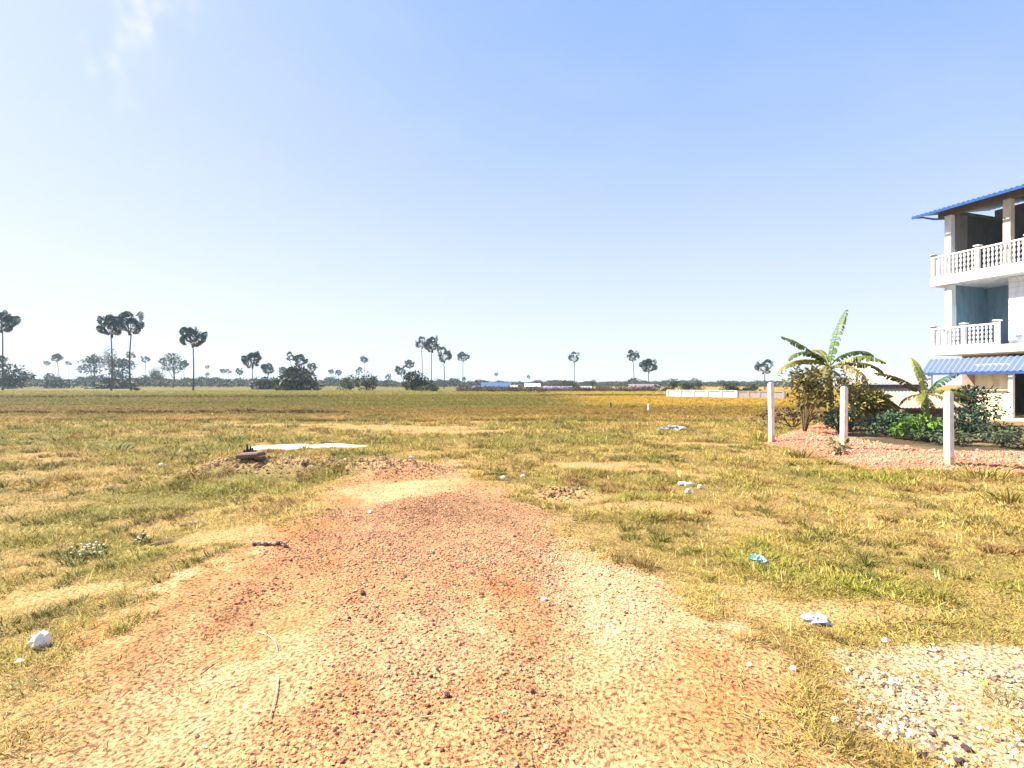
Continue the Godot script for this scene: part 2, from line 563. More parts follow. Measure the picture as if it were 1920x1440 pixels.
	for i in 150000:
		var d := 1.75 * pow(11.0 / 1.75, rng.randf())
		var x := rng.randf_range(-3.3, 3.4)
		if absf(x) > d * 1.1 + 0.2:
			continue
		var t := track(x, d) + 0.3 * nm.get_noise_2d(x + 17.0, d)
		var grey := maxf(blob(x, d, -0.75, 5.6, 1.5, 2.0), 0.8 * blob(x, d, -0.75, 3.3, 0.55, 1.0))
		var pale := maxf(blob(x, d, 0.75, 4.4, 0.55, 1.7), 0.0)
		var white := maxf(blob(x, d, 2.3, 2.42, 0.75, 0.62), 0.5 * blob(x, d, 2.75, 2.95, 0.85, 0.22))
		var many_ := 0.34 + 0.75 * nm.get_noise_2d(x * 1.1 - 9.0, d * 1.1)
		var smooth := maxf(maxf(blob(x, d, -1.75, 2.7, 0.9, 1.1), blob(x, d, 0.45, 2.5, 0.3, 0.8)), maxf(blob(x, d, 1.1, 2.4, 0.35, 0.6), blob(x, d, -1.6, 7.6, 1.0, 0.9)))
		var dens := sstep(-0.35, 0.3, t) * clampf(many_ + 0.45 * grey + 0.5 * pale, 0.1, 1.0) * (1.0 - 0.88 * smooth)
		var hw := 0.55 + 0.16 * d
		dens *= 0.10 + 0.90 * maxf(1.0 - sstep(hw * 0.75, hw * 1.5, absf(x + 0.35 + 0.06 * d) + 0.3 * nm.get_noise_2d(x * 1.4, d * 1.4)), 0.8 * pale)
		dens = maxf(dens, white * (0.36 + 1.1 * nm.get_noise_2d(x * 3.0, d * 3.0)))
		if rng.randf() > dens:
			continue
		var g := ground(x, d)
		var k := rng.randf()
		var col := Color(g.r, g.g, g.b) * lerpf(0.55, 1.35, k)
		if rng.randf() < 0.16 + 0.22 * grey:
			col = Color(0.56, 0.35, 0.21) * rng.randf_range(0.45, 1.25)
		if rng.randf() < 0.10:
			col = Color(0.16, 0.085, 0.05) * rng.randf_range(0.6, 1.4)
		if white > 0.3:
			col = Color(0.60, 0.44, 0.29) * rng.randf_range(0.4, 1.15) if rng.randf() < 0.86 else Color(0.20, 0.14, 0.12) * rng.randf_range(0.6, 1.5)
		var s := 0.0025 + 0.010 * pow(rng.randf(), 4.5) + 0.0006 * d
		if white > 0.3:
			s = 0.004 + 0.014 * pow(rng.randf(), 2.0)
		var b := Basis.from_euler(Vector3(rng.randf_range(-0.4, 0.4), rng.randf() * TAU, rng.randf_range(-0.4, 0.4))).scaled_local(Vector3(s, s * rng.randf_range(0.45, 0.8), s * rng.randf_range(0.7, 1.1)))
		var n := rng.randi() % 2
		ws[n].append(Transform3D(b, on_ground(x, d, s * 0.2)))
		ts[n].append(col)
	for n in 2:
		var b := MB.new()
		b.lump(Vector3.ZERO, Vector3.ONE, 30 + n, 0.5, Color.WHITE, 4, 6, true)
		many("gravel", b.mesh(M.stone), ws[n], ts[n], ["rounded gravel and crumbs of earth on the dirt track", "broken gravel chips on the dirt track"][n])
	# straw lying about
	var wl := []
	var tl := []
	for i in 16000:
		var d := 1.75 * pow(9.0 / 1.75, rng.randf())
		var x := rng.randf_range(-1.05, 1.05) * d
		if rng.randf() > 0.35 + 0.65 * (1.0 - absf(track(x, d)) * 1.2):
			continue
		var s := rng.randf_range(0.02, 0.075) * (0.8 + 0.05 * d)
		wl.append(Transform3D(Basis.from_euler(Vector3(rng.randf_range(-0.25, 0.25), rng.randf() * TAU, 0)).scaled(Vector3.ONE * s), on_ground(x, d, 0.006)))
		tl.append(Color(0.60, 0.43, 0.19).lerp(Color(0.32, 0.19, 0.08), rng.randf() * rng.randf()) * rng.randf_range(0.8, 1.2))
	var sb := MB.new()
	sb.tube([Vector3(0, 0, -0.5), Vector3(0.05, 0.03, 0), Vector3(0, 0, 0.5)], [0.03, 0.035, 0.02], 4, Color.WHITE)
	many("straw_litter", sb.mesh(M.blade), wl, tl, "bits of dry straw lying on the ground")
	# clods on the pink bank and the ridge
	var wc := []
	var tc := []
	for i in 26000:
		var x := rng.randf_range(6.7, 15.0)
		var d := rng.randf_range(8.9, 17.0)
		var s := plot_in(x, d)
		if s < -0.1 or s > 2.4:
			continue
		var g := rng.randf_range(0.008, 0.026) * (1.8 if rng.randf() < 0.05 else 1.0)
		wc.append(Transform3D(Basis.from_euler(Vector3(rng.randf(), rng.randf() * TAU, rng.randf())).scaled_local(Vector3(g, g * 0.7, g)), on_ground(x, d, g * 0.2)))
		tc.append(Color(0.56, 0.22, 0.125).lerp(Color(0.66, 0.36, 0.24), rng.randf()) * rng.randf_range(0.7, 1.1))
	for i in 1700:
		var x := rng.randf_range(-6.3, -1.0)
		var d := 9.55 + 0.25 * sin(x * 0.9) + 0.05 * x + rng.randfn(0.0, 0.3)
		if i > 1450:
			x = 0.75 + rng.randfn(0.0, 0.2)
			d = 7.35 + rng.randfn(0.0, 0.22)
		var g := rng.randf_range(0.008, 0.024) * (2.0 if rng.randf() < 0.05 else 1.0)
		wc.append(Transform3D(Basis.from_euler(Vector3(rng.randf(), rng.randf() * TAU, rng.randf())).scaled_local(Vector3(g, g * 0.7, g)), on_ground(x, d, g * 0.2)))
		tc.append(Color(0.56, 0.37, 0.20).lerp(Color(0.14, 0.07, 0.04), minf(rng.randf() * rng.randf() * (2.2 if i > 1450 else 0.9), 1.0)) * rng.randf_range(0.7, 1.2))
	var cb := MB.new()
	cb.lump(Vector3.ZERO, Vector3.ONE, 41, 0.7, Color.WHITE, 5, 7, true)
	many("dirt_clods", cb.mesh(M.stone), wc, tc, "crumbly clods of pinkish earth on the bank and the low ridge")

# ---------------------------------------------------------------- plants
func fan_leaf(b: MB, base: Vector3, hub: Vector3, rad: float, col: Color, r: RandomNumberGenerator) -> void:
	var dir := ((hub - base).normalized() * 0.5 + hub.normalized()).normalized()
	var side := dir.cross(Vector3.UP)
	side = side.normalized() if side.length() > 0.05 else Vector3.RIGHT
	var roll := r.randf_range(-1.3, 1.3)
	side = side.rotated(dir, roll)
	var nn := side.cross(dir).normalized()
	var w := 0.012
	b.tri(base - side * w, base + side * w, hub + side * w, nn, nn, nn, col * 0.8, col * 0.8, col * 0.8)
	b.tri(base - side * w, hub + side * w, hub - side * w, nn, nn, nn, col * 0.8, col * 0.8, col * 0.8)
	var k := 11
	for i in k:
		var a0 := lerpf(-2.0, 2.0, float(i) / k)
		var a1 := lerpf(-2.0, 2.0, float(i + 0.98) / k)
		var am := (a0 + a1) * 0.5
		var fold := 0.22 * rad * absf(sin(am))
		var p0 := hub + (dir * cos(a0) + side * sin(a0)) * rad * 0.86 - nn * fold
		var p1 := hub + (dir * cos(a1) + side * sin(a1)) * rad * 0.86 - nn * fold
		var tip := hub + (dir * cos(am) + side * sin(am)) * rad * r.randf_range(0.95, 1.1) - nn * (fold + 0.22 * rad)
		var cc := col * r.randf_range(0.8, 1.15)
		b.tri(hub, p0, p1, nn, nn, nn, cc, cc, cc)
		b.tri(p0, tip, p1, nn, nn, nn, cc, cc, cc)

# a sugar palm's crown of radius 1
func palm_crown(seed_: int, leaves: int, skirt: int) -> ArrayMesh:
	var r := RandomNumberGenerator.new()
	r.seed = seed_
	var b := MB.new()
	var root := Vector3(0, -0.72, 0)
	for i in leaves:
		var y := 1.0 - 1.5 * (i + 0.5) / leaves
		var a := i * 2.39996 + r.randf_range(-0.4, 0.4)
		var q := sqrt(maxf(0.0, 1.0 - y * y))
		var on := Vector3(cos(a) * q, y + r.randf_range(-0.1, 0.1), sin(a) * q).normalized() * (r.randf_range(0.50, 0.74) if i % 3 else r.randf_range(0.12, 0.42))
		var green := Color(0.028, 0.066, 0.052).lerp(Color(0.014, 0.036, 0.034), r.randf())
		fan_leaf(b, root, on, r.randf_range(0.32, 0.43), green, r)
	for i in skirt:
		var a := r.randf() * TAU
		fan_leaf(b, root, Vector3(cos(a) * 0.35, -0.5 + 0.2 * r.randf(), sin(a) * 0.35), r.randf_range(0.24, 0.32), Color(0.16, 0.11, 0.05), r)
	b.lump(Vector3(0, -0.72, 0), Vector3(0.09, 0.14, 0.09), seed_, 0.4, Color(0.06, 0.05, 0.03), 5, 7)
	return b.mesh(M.leaf)

var crowns := []

func palm(px: float, py: float, r: float, label: String, v := 0, bend := 0.0, far := 0.0) -> void:
	var d := far if far > 0.0 else clampf(2900.0 / r, 105.0, 560.0)
	var rad := r / F * d
	var x := (px - CX) / F * d
	var base := on_ground(x, d)
	var top := EYE + (HOR - py) / F * d
	var o := thing("sugar_palm", base, label, "palm tree", "sugar palms across the fields")
	var b := MB.new()
	var pts := []
	var rs := []
	var h := top - base.y - rad * 0.72
	for i in 7:
		var t := i / 6.0
		pts.append(Vector3(bend * sin(t * PI * 0.5) * (1.0 - t) * 2.0, h * t - 0.2 * (1.0 - t), 0))
		rs.append((0.17 - 0.06 * t + 0.08 * gauss(t, 0.1)) * clampf(rad / 3.0, 0.8, 1.2))
	b.tube(pts, rs, 7, Color(0.10, 0.085, 0.07), true, Color(0.075, 0.06, 0.05))
	part("trunk", b.mesh(M.bark), o)
	var c := part("crown", crowns[int(absf(px)) % crowns.size()], o)
	c.position = Vector3(0, h + rad * 0.72, 0)
	c.scale = Vector3(1.0, 0.88 + 0.26 * fmod(px * 0.173 + 9.0, 1.0), 1.0) * rad
	c.rotation.z = 0.22 * sin(px)
	c.rotation.y = px * 0.37

# leaves scattered through lobes; returns the mesh of the foliage
func foliage(seed_: int, lobes: Array, leaves: int, size: float, dark: Color, lit: Color, droop := 0.3) -> MB:
	var r := RandomNumberGenerator.new()
	r.seed = seed_
	var b := MB.new()
	for i in leaves:
		var l: Array = lobes[r.randi() % lobes.size()]
		var o := Vector3(r.randfn(), r.randfn(), r.randfn()).normalized()
		var q := pow(r.randf(), 0.38)
		var p: Vector3 = l[0] + o * Vector3(l[1]) * q
		if p.y < 0.02:
			continue
		var dir := (o + Vector3(r.randfn(), r.randfn(), r.randfn()) * 0.55).normalized()
		var up := (Vector3.UP + Vector3(r.randfn(), 0, r.randfn()) * 0.6).normalized()
		var s := size * r.randf_range(0.6, 1.35)
		var k: float = l[2] if l.size() > 2 else 0.5
		b.leaf(p, dir, up, s, s * r.randf_range(0.4, 0.65), dark.lerp(lit, clampf(k + r.randfn() * 0.28, 0.0, 1.0)), droop)
	return b

func some_lobes(seed_: int, count: int, w: float, h: float, low: float) -> Array:
	var r := RandomNumberGenerator.new()
	r.seed = seed_
	var out := []
	for i in count:
		var a := r.randf() * TAU
		var y := r.randf()
		var reach := w * 0.5 * (1.0 - 0.45 * y * y) * sqrt(r.randf()) * 0.72
		var s := r.randf_range(0.20, 0.34)
		out.append([Vector3(cos(a) * reach, lerpf(low, h * 0.86, y), sin(a) * reach * 0.8), Vector3(w * s, (h - low) * s * 0.75, w * s * 0.9), r.randf()])
	return out

func tree(called: String, px: float, top_y: float, wide: float, d: float, label: String, category: String, group: String, seed_: int, low := 0.3, dark := Color(0.02, 0.032, 0.018), lit := Color(0.085, 0.095, 0.035), leaves := 900) -> void:
	var x := (px - CX) / F * d
	var base := on_ground(x, d)
	var h := EYE + (HOR - top_y) / F * d - base.y
	var w := wide / F * d
	var o := thing(called, base, label, category, group)
	var b := MB.new()
	var r := RandomNumberGenerator.new()
	r.seed = seed_
	var lobes := some_lobes(seed_, 9, w, h, h * low)
	var tr := clampf(h * 0.03, 0.04, 0.3)
	b.tube([Vector3(0, -0.2, 0), Vector3(0.05 * w, h * 0.25, 0), Vector3(0, h * 0.6, 0)], [tr * 1.3, tr, tr * 0.5], 6, Color(0.09, 0.07, 0.05))
	for i in 4:
		var to: Vector3 = lobes[i][0]
		b.tube([Vector3(0.04 * w, h * (0.15 + 0.08 * i), 0), to * Vector3(0.6, 0.75, 0.6), to], [tr * 0.6, tr * 0.4, tr * 0.15], 5, Color(0.085, 0.065, 0.045), false)
	part("trunk" if called.ends_with("tree") else "stem", b.mesh(M.bark), o)
	part("crown" if called.ends_with("tree") else "foliage", foliage(seed_ + 1, lobes, leaves, w * 0.085, dark, lit).mesh(M.leaf), o)

func banana_leaf(length: float, width: float, rise: float, fall: float, torn: float, col: Color, seed_: int) -> MB:
	# grows from the origin along +x, first upwards and then arching over
	var r := RandomNumberGenerator.new()
	r.seed = seed_
	var b := MB.new()
	var k := 22
	var pts := [Vector3.ZERO]
	var a := rise
	for i in k:
		pts.append(pts[-1] + Vector3(cos(a), sin(a), 0) * length / k)
		a -= (rise + fall) / k * (0.55 + 0.9 * i / k)
	var rs := []
	for i in k + 1:
		rs.append(lerpf(0.022, 0.005, float(i) / k))
	b.tube(pts, rs, 5, col.lerp(Color(0.30, 0.32, 0.08), 0.6))
	var blank := 3
	for side in [-1.0, 1.0]:
		var gap := 1.0
		for i in range(blank, k):
			var t0 := float(i - blank) / (k - blank)
			var t1 := float(i + 1 - blank) / (k - blank)
			var w0 := width * 0.5 * pow(sin(PI * clampf(t0 * 0.93 + 0.06, 0.0, 1.0)), 0.5)
			var w1 := width * 0.5 * pow(sin(PI * clampf(t1 * 0.93 + 0.06, 0.0, 1.0)), 0.5)
			if r.randf() < torn:
				gap = r.randf_range(0.5, 0.92)
			else:
				gap = 1.0
			var sag := r.randf_range(0.15, 0.5) + torn * r.randf_range(0.0, 0.7)
			var fwd: Vector3 = (pts[i + 1] - pts[i]) * r.randf_range(0.2, 0.9) * torn
			var p0: Vector3 = pts[i]
			var p1: Vector3 = lerp(pts[i], pts[i + 1], gap)
			var m0 := p0 + Vector3(0, -w0 * sag * 0.25 + 0.02, side * w0 * 0.55)
			var m1 := p1 + Vector3(0, -w1 * sag * 0.25 + 0.02, side * w1 * 0.55)
			var e0 := p0 + Vector3(0, -w0 * sag, side * w0 * (1.0 - sag * 0.3)) + fwd
			var e1 := p1 + Vector3(0, -w1 * sag, side * w1 * (1.0 - sag * 0.3)) + fwd
			var cc := col * r.randf_range(0.85, 1.18)
			var edge := cc.lerp(Color(0.22, 0.15, 0.05), 0.5 * torn * r.randf())
			b.flat(p0, p1, m1, cc, Vector3.UP); b.flat(p0, m1, m0, cc, Vector3.UP)
			b.flat(m0, m1, e1, edge, Vector3.UP); b.flat(m0, e1, e0, edge, Vector3.UP)
	return b

func banana(at: Vector3, h: float, label: String, leaves: Array, seed_: int) -> Node3D:
	var o := thing("banana_plant", at, label, "banana plant")
	var b := MB.new()
	b.tube([Vector3(0, -0.15, 0), Vector3(0.02, h * 0.35, 0.01), Vector3(-0.01, h * 0.75, 0), Vector3(0, h, 0)], [0.13, 0.11, 0.085, 0.05], 10, Color(0.20, 0.19, 0.06), true, Color(0.17, 0.22, 0.05))
	for i in 5:
		var a := i * 2.1
		b.tube([Vector3(cos(a) * 0.1, 0.0, sin(a) * 0.1), Vector3(cos(a) * 0.115, h * 0.3, sin(a) * 0.115), Vector3(cos(a) * 0.06, h * 0.85, sin(a) * 0.06)], [0.05, 0.045, 0.02], 5, Color(0.22, 0.15, 0.07), false, Color(0.16, 0.2, 0.05))
	part("stem", b.mesh(M.bark), o)
	var n := 0
	for l in leaves:   # turn, length, width, rise, fall, torn, colour
		var p := part("leaf", banana_leaf(l[1], l[2], l[3], l[4], l[5], l[6], seed_ + n).mesh(M.frond), o)
		p.position = Vector3(0, h * (0.93 + 0.02 * (n % 4)), 0)
		p.rotation.y = l[0]
		n += 1
	return o

func build_trees() -> void:
	crowns = [palm_crown(11, 24, 4), palm_crown(12, 20, 6), palm_crown(13, 28, 3), palm_crown(14, 18, 7), palm_crown(15, 22, 5), palm_crown(16, 26, 6), palm_crown(17, 16, 5)]
	palm(5, 605, 24, "tall sugar palm cut by the photo's left edge, above a shorter palm", 0)
	palm(-4, 682, 17, "shorter leaning sugar palm at the photo's left edge", 1, 1.0)
	palm(208, 613, 24, "left one of the tall close pair of hazy sugar palms", 2, 0.4)
	palm(246, 609, 26, "right one of the tall close pair of hazy sugar palms", 0, -0.6)
	palm(362, 634, 24, "tall lone sugar palm with its bare trunk rising from the field edge", 3, 0.2)
	palm(88, 683, 6, "tiny pale sugar palm, leftmost of three far left ones", 1)
	palm(107, 674, 10, "pale curved sugar palm, middle and tallest of three far left ones", 2, 1.5)
	palm(128, 683, 6, "tiny pale sugar palm, rightmost of three far left ones", 0)
	palm(245, 668, 8, "small faint sugar palm behind the broad hazy tree", 1)
	palm(272, 676, 9, "faint sugar palm just right of the broad hazy tree", 2, 0.8)
	palm(304, 678, 8, "faint sugar palm touching the left of a round-crowned tree", 3)
	palm(345, 686, 9, "low sugar palm just left of the tall lone palm's trunk", 0)
	palm(388, 690, 5, "tiny sugar palm right of the tall lone palm, above another", 1)
	palm(389, 704, 4.6, "tiniest low sugar palm right of the tall lone palm", 2)
	palm(418, 698, 6, "tiny sugar palm, left one of a small low pair", 3)
	palm(428, 698, 6, "tiny sugar palm, right one of a small low pair", 0)
	palm(449, 699, 8, "small faint sugar palm left of a thick dark palm crown", 1, 0.7)
	palm(473, 677, 19, "thick dark sugar palm left of the big dark bush", 2)
	palm(502, 694, 13, "squat sugar palm between the thick dark palm and the big bush", 3)
	palm(545, 671, 11, "left sugar palm growing out of the big dark bush", 1, 0.5, 190.0)
	palm(563, 679, 15, "middle and largest sugar palm growing out of the big dark bush", 0, 0.0, 175.0)
	palm(585, 690, 11, "right and lowest sugar palm growing out of the big dark bush", 3, -0.4, 200.0)
	palm(530, 696, 8, "small sugar palm at the left shoulder of the big dark bush", 2)
	palm(621, 699, 6, "tiny sugar palm, left one of a pair right of the big bush", 0)
	palm(635, 701, 7, "tiny sugar palm, right one of a pair right of the big bush", 1)
	palm(683, 676, 9, "small sugar palm standing over the brown-green bush", 2)
	palm(673, 696, 7, "low sugar palm half hidden in the brown-green bush", 3)
	palm(703, 711, 5, "tiny low sugar palm right of the brown-green bush", 0)
	palm(728, 708, 6, "tiny low sugar palm between the two rounder bushes", 1)
	palm(752, 697, 13, "leaning sugar palm whose crown droops to the left", 3, 1.6)
	palm(768, 685, 10, "sugar palm just above the leaning one, at its right", 0, 1.2)
	palm(790, 645, 13, "left one of the three tall dark sugar palms in the middle", 1, 0.6, 210.0)
	palm(809, 648, 17, "thick middle one of the three tall dark sugar palms", 2, 0.0, 175.0)
	palm(832, 667, 17, "right and lowest of the three tall dark sugar palms, with a clear trunk", 3, 0.3, 172.0)
	palm(868, 671, 12, "sugar palm standing alone right of the three tall dark palms", 0)
	palm(930, 704, 5, "tiny far sugar palm over the blue-roofed house", 1)
	palm(991, 709, 4.6, "tiny far sugar palm over the pale far houses", 2)
	palm(1077, 672, 13, "lone sugar palm in the open sky right of the middle", 3)
	palm(1187, 669, 14, "left and taller of the close pair of sugar palms at the right", 0, 0.5)
	palm(1216, 688, 18, "right, lower and bushier of the close pair of sugar palms", 2)
	palm(1434, 690, 19, "dark sugar palm right behind the farthest fence post", 1, 0.0, 140.0)
	palm(870, 713, 5, "tiny low sugar palm among the far bushes under the lone palm", 3)
	# trees and bushes at the field edge
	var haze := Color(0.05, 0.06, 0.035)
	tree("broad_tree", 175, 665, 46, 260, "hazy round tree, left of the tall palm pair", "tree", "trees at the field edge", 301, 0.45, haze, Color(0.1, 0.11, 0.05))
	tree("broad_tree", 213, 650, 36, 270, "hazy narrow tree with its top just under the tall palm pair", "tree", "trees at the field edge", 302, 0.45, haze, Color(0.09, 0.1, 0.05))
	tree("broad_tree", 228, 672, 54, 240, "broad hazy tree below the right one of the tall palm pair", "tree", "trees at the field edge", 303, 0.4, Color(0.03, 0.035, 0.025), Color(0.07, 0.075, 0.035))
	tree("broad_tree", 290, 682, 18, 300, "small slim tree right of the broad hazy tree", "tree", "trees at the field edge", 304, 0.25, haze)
	tree("broad_tree", 325, 662, 38, 230, "round-crowned dark tree left of the tall lone palm", "tree", "trees at the field edge", 305, 0.5)
	tree("broad_tree", 22, 688, 70, 170, "low spreading tree at the photo's left edge", "tree", "trees at the field edge", 306, 0.2)
	tree("large_bush", 205, 712, 80, 170, "long low bush under the broad hazy tree", "bush", "bushes at the field edge", 307, 0.05)
	tree("large_bush", 105, 718, 60, 190, "low bush left of the hazy trees", "bush", "bushes at the field edge", 308, 0.05)
	tree("large_bush", 562, 691, 92, 120, "big dark bush with three palms growing out of it", "bush", "bushes at the field edge", 309, 0.05, Color(0.015, 0.022, 0.016), Color(0.075, 0.08, 0.03), 1800)
	tree("large_bush", 490, 712, 60, 150, "low bush left of the big dark bush", "bush", "bushes at the field edge", 310, 0.05)
	tree("large_bush", 655, 706, 40, 118, "yellow-green bush, left half of the brown-green pair of bushes", "bush", "bushes at the field edge", 311, 0.05, Color(0.03, 0.035, 0.015), Color(0.13, 0.125, 0.035))
	tree("large_bush", 686, 699, 46, 116, "brown-green bush under two small palms", "bush", "bushes at the field edge", 312, 0.05)
	tree("large_bush", 780, 703, 66, 112, "wide dark bush under the three tall dark palms", "bush", "bushes at the field edge", 313, 0.05, Color(0.015, 0.022, 0.014), Color(0.10, 0.095, 0.03), 1400)
	tree("large_bush", 790, 727, 30, 95, "light olive low bush before the wide dark bush", "bush", "bushes at the field edge", 314, 0.05, Color(0.06, 0.06, 0.02), Color(0.18, 0.165, 0.045), 500)
	tree("large_bush", 813, 724, 26, 92, "small dark bush right of the light olive bush", "bush", "bushes at the field edge", 315, 0.05)
	tree("large_bush", 1062, 713, 46, 160, "olive round bush behind the far purple roof", "bush", "bushes at the field edge", 316, 0.1, Color(0.03, 0.032, 0.012), Color(0.12, 0.10, 0.03))
	tree("broad_tree", 1111, 712, 17, 160, "small slim dark tree right of the olive round bush", "tree", "trees at the field edge", 317, 0.3)
	tree("broad_tree", 1262, 711, 28, 80, "loose green tree behind the left end of the white wall", "tree", "trees at the field edge", 318, 0.25, Color(0.03, 0.045, 0.022), Color(0.1, 0.11, 0.04))
	tree("broad_tree", 1290, 715, 34, 82, "loose green tree behind the white wall, second from its left end", "tree", "trees at the field edge", 319, 0.25)
	tree("broad_tree", 1310, 719, 22, 84, "lowest tree behind the white wall, third from its left end", "tree", "trees at the field edge", 320, 0.25)
	tree("broad_tree", 1232, 717, 12, 100, "small dark tree left of the white wall", "tree", "trees at the field edge", 321, 0.3)
	tree("large_bush", 1372, 722, 40, 85, "low grey-green bush behind the middle of the white wall", "bush", "bushes at the field edge", 322, 0.1)
	tree("large_bush", 1405, 724, 50, 78, "low bush behind the right end of the white wall", "bush", "bushes at the field edge", 323, 0.1)
	tree("large_bush", 965, 731, 26, 110, "bright yellow-green bush on the field edge before the pale far houses", "bush", "bushes at the field edge", 324, 0.05, Color(0.10, 0.10, 0.02), Color(0.24, 0.22, 0.04), 500)
	tree("large_bush", 1005, 737, 46, 84, "low yellow bush at the start of the dark field bank", "bush", "bushes at the field edge", 325, 0.05, Color(0.09, 0.085, 0.02), Color(0.22, 0.19, 0.04), 500)
	tree("large_bush", 255, 730, 16, 118, "tiny dark bush standing out in the left field", "bush", "bushes at the field edge", 326, 0.05)
	# far scrub that runs along the whole horizon
	var where := []
	var tint := []
	for i in 1300:
		var d := rng.randf_range(230.0, 430.0)
		var px := rng.randf_range(-150.0, 1500.0)
		var tall := 0.6 + 0.8 * absf(nb.get_noise_2d(px * 0.08, 7.0)) + 0.5 * rng.randf()
		tall *= lerpf(1.5, 0.95, sstep(300.0, 950.0, px))
		var x := (px - CX) / F * d
		tall *= 1.0 + 0.35 * sstep(0.1, 0.45, nb.get_noise_2d(px * 0.22 + 300.0, 2.0))
		var s := Vector3(rng.randf_range(3.0, 7.0), 3.2 * tall, rng.randf_range(3.0, 6.0))
		where.append(Transform3D(Basis(Vector3.UP, rng.randf() * TAU).scaled(s), on_ground(x, d)))
		tint.append(Color(1, 1, 1) * rng.randf_range(0.7, 1.3))
	many("far_scrub", foliage(77, some_lobes(77, 6, 1.6, 1.0, 0.1), 260, 0.16, Color(0.035, 0.042, 0.03), Color(0.075, 0.08, 0.04)).mesh(M.leaf), where, tint, "far line of scrub and trees along the horizon")
	where = []
	tint = []
	for i in 420:
		var px := rng.randf_range(860.0, 1260.0)
		var d := rng.randf_range(92.0, 104.0)
		var x := (px - CX) / F * d
		where.append(Transform3D(Basis(Vector3.UP, rng.randf() * TAU).scaled(Vector3(rng.randf_range(0.8, 1.8), rng.randf_range(0.4, 1.25), 1.2)), on_ground(x, d)))
		tint.append(Color(1.2, 0.9, 0.9) * rng.randf_range(0.7, 1.3))
	many("hedge_foliage", foliage(78, some_lobes(78, 6, 1.6, 1.0, 0.1), 160, 0.16, Color(0.05, 0.04, 0.03), Color(0.12, 0.09, 0.05)).mesh(M.leaf), where, tint, "brownish hedge along the far side of the golden field")

# ---------------------------------------------------------------- far walls and houses
func wall_run(px0: float, px1: float, top: float, d0: float, d1: float, label: String, col: Color, called := "boundary_wall", piers := 6) -> void:
	var a := Vector2((px0 - CX) / F * d0, d0)
	var b := Vector2((px1 - CX) / F * d1, d1)
	var mid := (a + b) * 0.5
	var base := on_ground(mid.x, mid.y)
	var h := EYE + (HOR - top) / F * mid.y - base.y
	var len_ := a.distance_to(b)
	var o := thing(called, base, label, "wall", "", atan2(b.y - a.y, b.x - a.x))
	var m := MB.new()
	m.box(Transform3D(Basis(), Vector3(0, h * 0.5 - 0.2, 0)), Vector3(len_, h + 0.4 - 0.06, 0.16), col)
	part("panel", m.mesh(M.plaster), o)
	m = MB.new()
	m.box(Transform3D(Basis(), Vector3(0, h - 0.0, 0)), Vector3(len_ + 0.1, 0.08, 0.24), col * 0.95, 0.01)
	part("coping", m.mesh(M.plaster), o)
	for i in piers:
		m = MB.new()
		m.box(Transform3D(Basis(), Vector3(lerpf(-len_ * 0.5, len_ * 0.5, i / float(piers - 1)), h * 0.5 - 0.16, 0)), Vector3(0.22, h + 0.4 - 0.1, 0.22), col * 0.97, 0.01)
		part("pier", m.mesh(M.plaster), o)

func far_house(px: float, wide: float, eave: float, ridge: float, d: float, wall: Color, roof: Color, label: String) -> void:
	var x := (px - CX) / F * d
	var base := on_ground(x, d)
	var w := wide / F * d
	var he := EYE + (HOR - eave) / F * d - base.y
	var hr := EYE + (HOR - ridge) / F * d - base.y
	var dep := 5.0
	var o := thing("far_house", base, label, "house", "far houses behind the hedge")
	var m := MB.new()
	m.box(Transform3D(Basis(), Vector3(0, he * 0.5 - 0.2, 0)), Vector3(w, he + 0.38, dep), wall)
	part("wall", m.mesh(M.plaster), o)
	m = MB.new()
	var e := 0.4
	var hw := w * 0.5 + e
	for s in [-1.0, 1.0]:
		var p := [Vector3(-hw, he, s * (dep * 0.5 + e)), Vector3(hw, he, s * (dep * 0.5 + e)), Vector3(hw, hr, 0), Vector3(-hw, hr, 0)]
		m.quad(p[0], p[1], p[2], p[3], roof, Vector3(0, 1, s))
		m.quad(p[0] - Vector3(0, 0.1, 0), p[1] - Vector3(0, 0.1, 0), p[2] - Vector3(0, 0.1, 0), p[3] - Vector3(0, 0.1, 0), roof * 0.6, Vector3(0, -1, -s))
		m.quad(p[0], p[1], p[1] - Vector3(0, 0.1, 0), p[0] - Vector3(0, 0.1, 0), roof, Vector3(0, 0, s))
	for s in [-1.0, 1.0]:
		m.flat(Vector3(s * (w * 0.5 + 0.01), he, -dep * 0.5), Vector3(s * (w * 0.5 + 0.01), he, dep * 0.5), Vector3(s * (w * 0.5 + 0.01), hr - 0.1, 0), wall, Vector3(s, 0, 0))
	part("roof", m.mesh(M.metal), o)
	m = MB.new()
	m.box(Transform3D(Basis(), Vector3(w * 0.2, he * 0.4, dep * 0.5 + 0.01)), Vector3(minf(0.9, w * 0.2), he * 0.75, 0.04), Color(0.08, 0.07, 0.07))
	part("door", m.mesh(M.plaster), o)

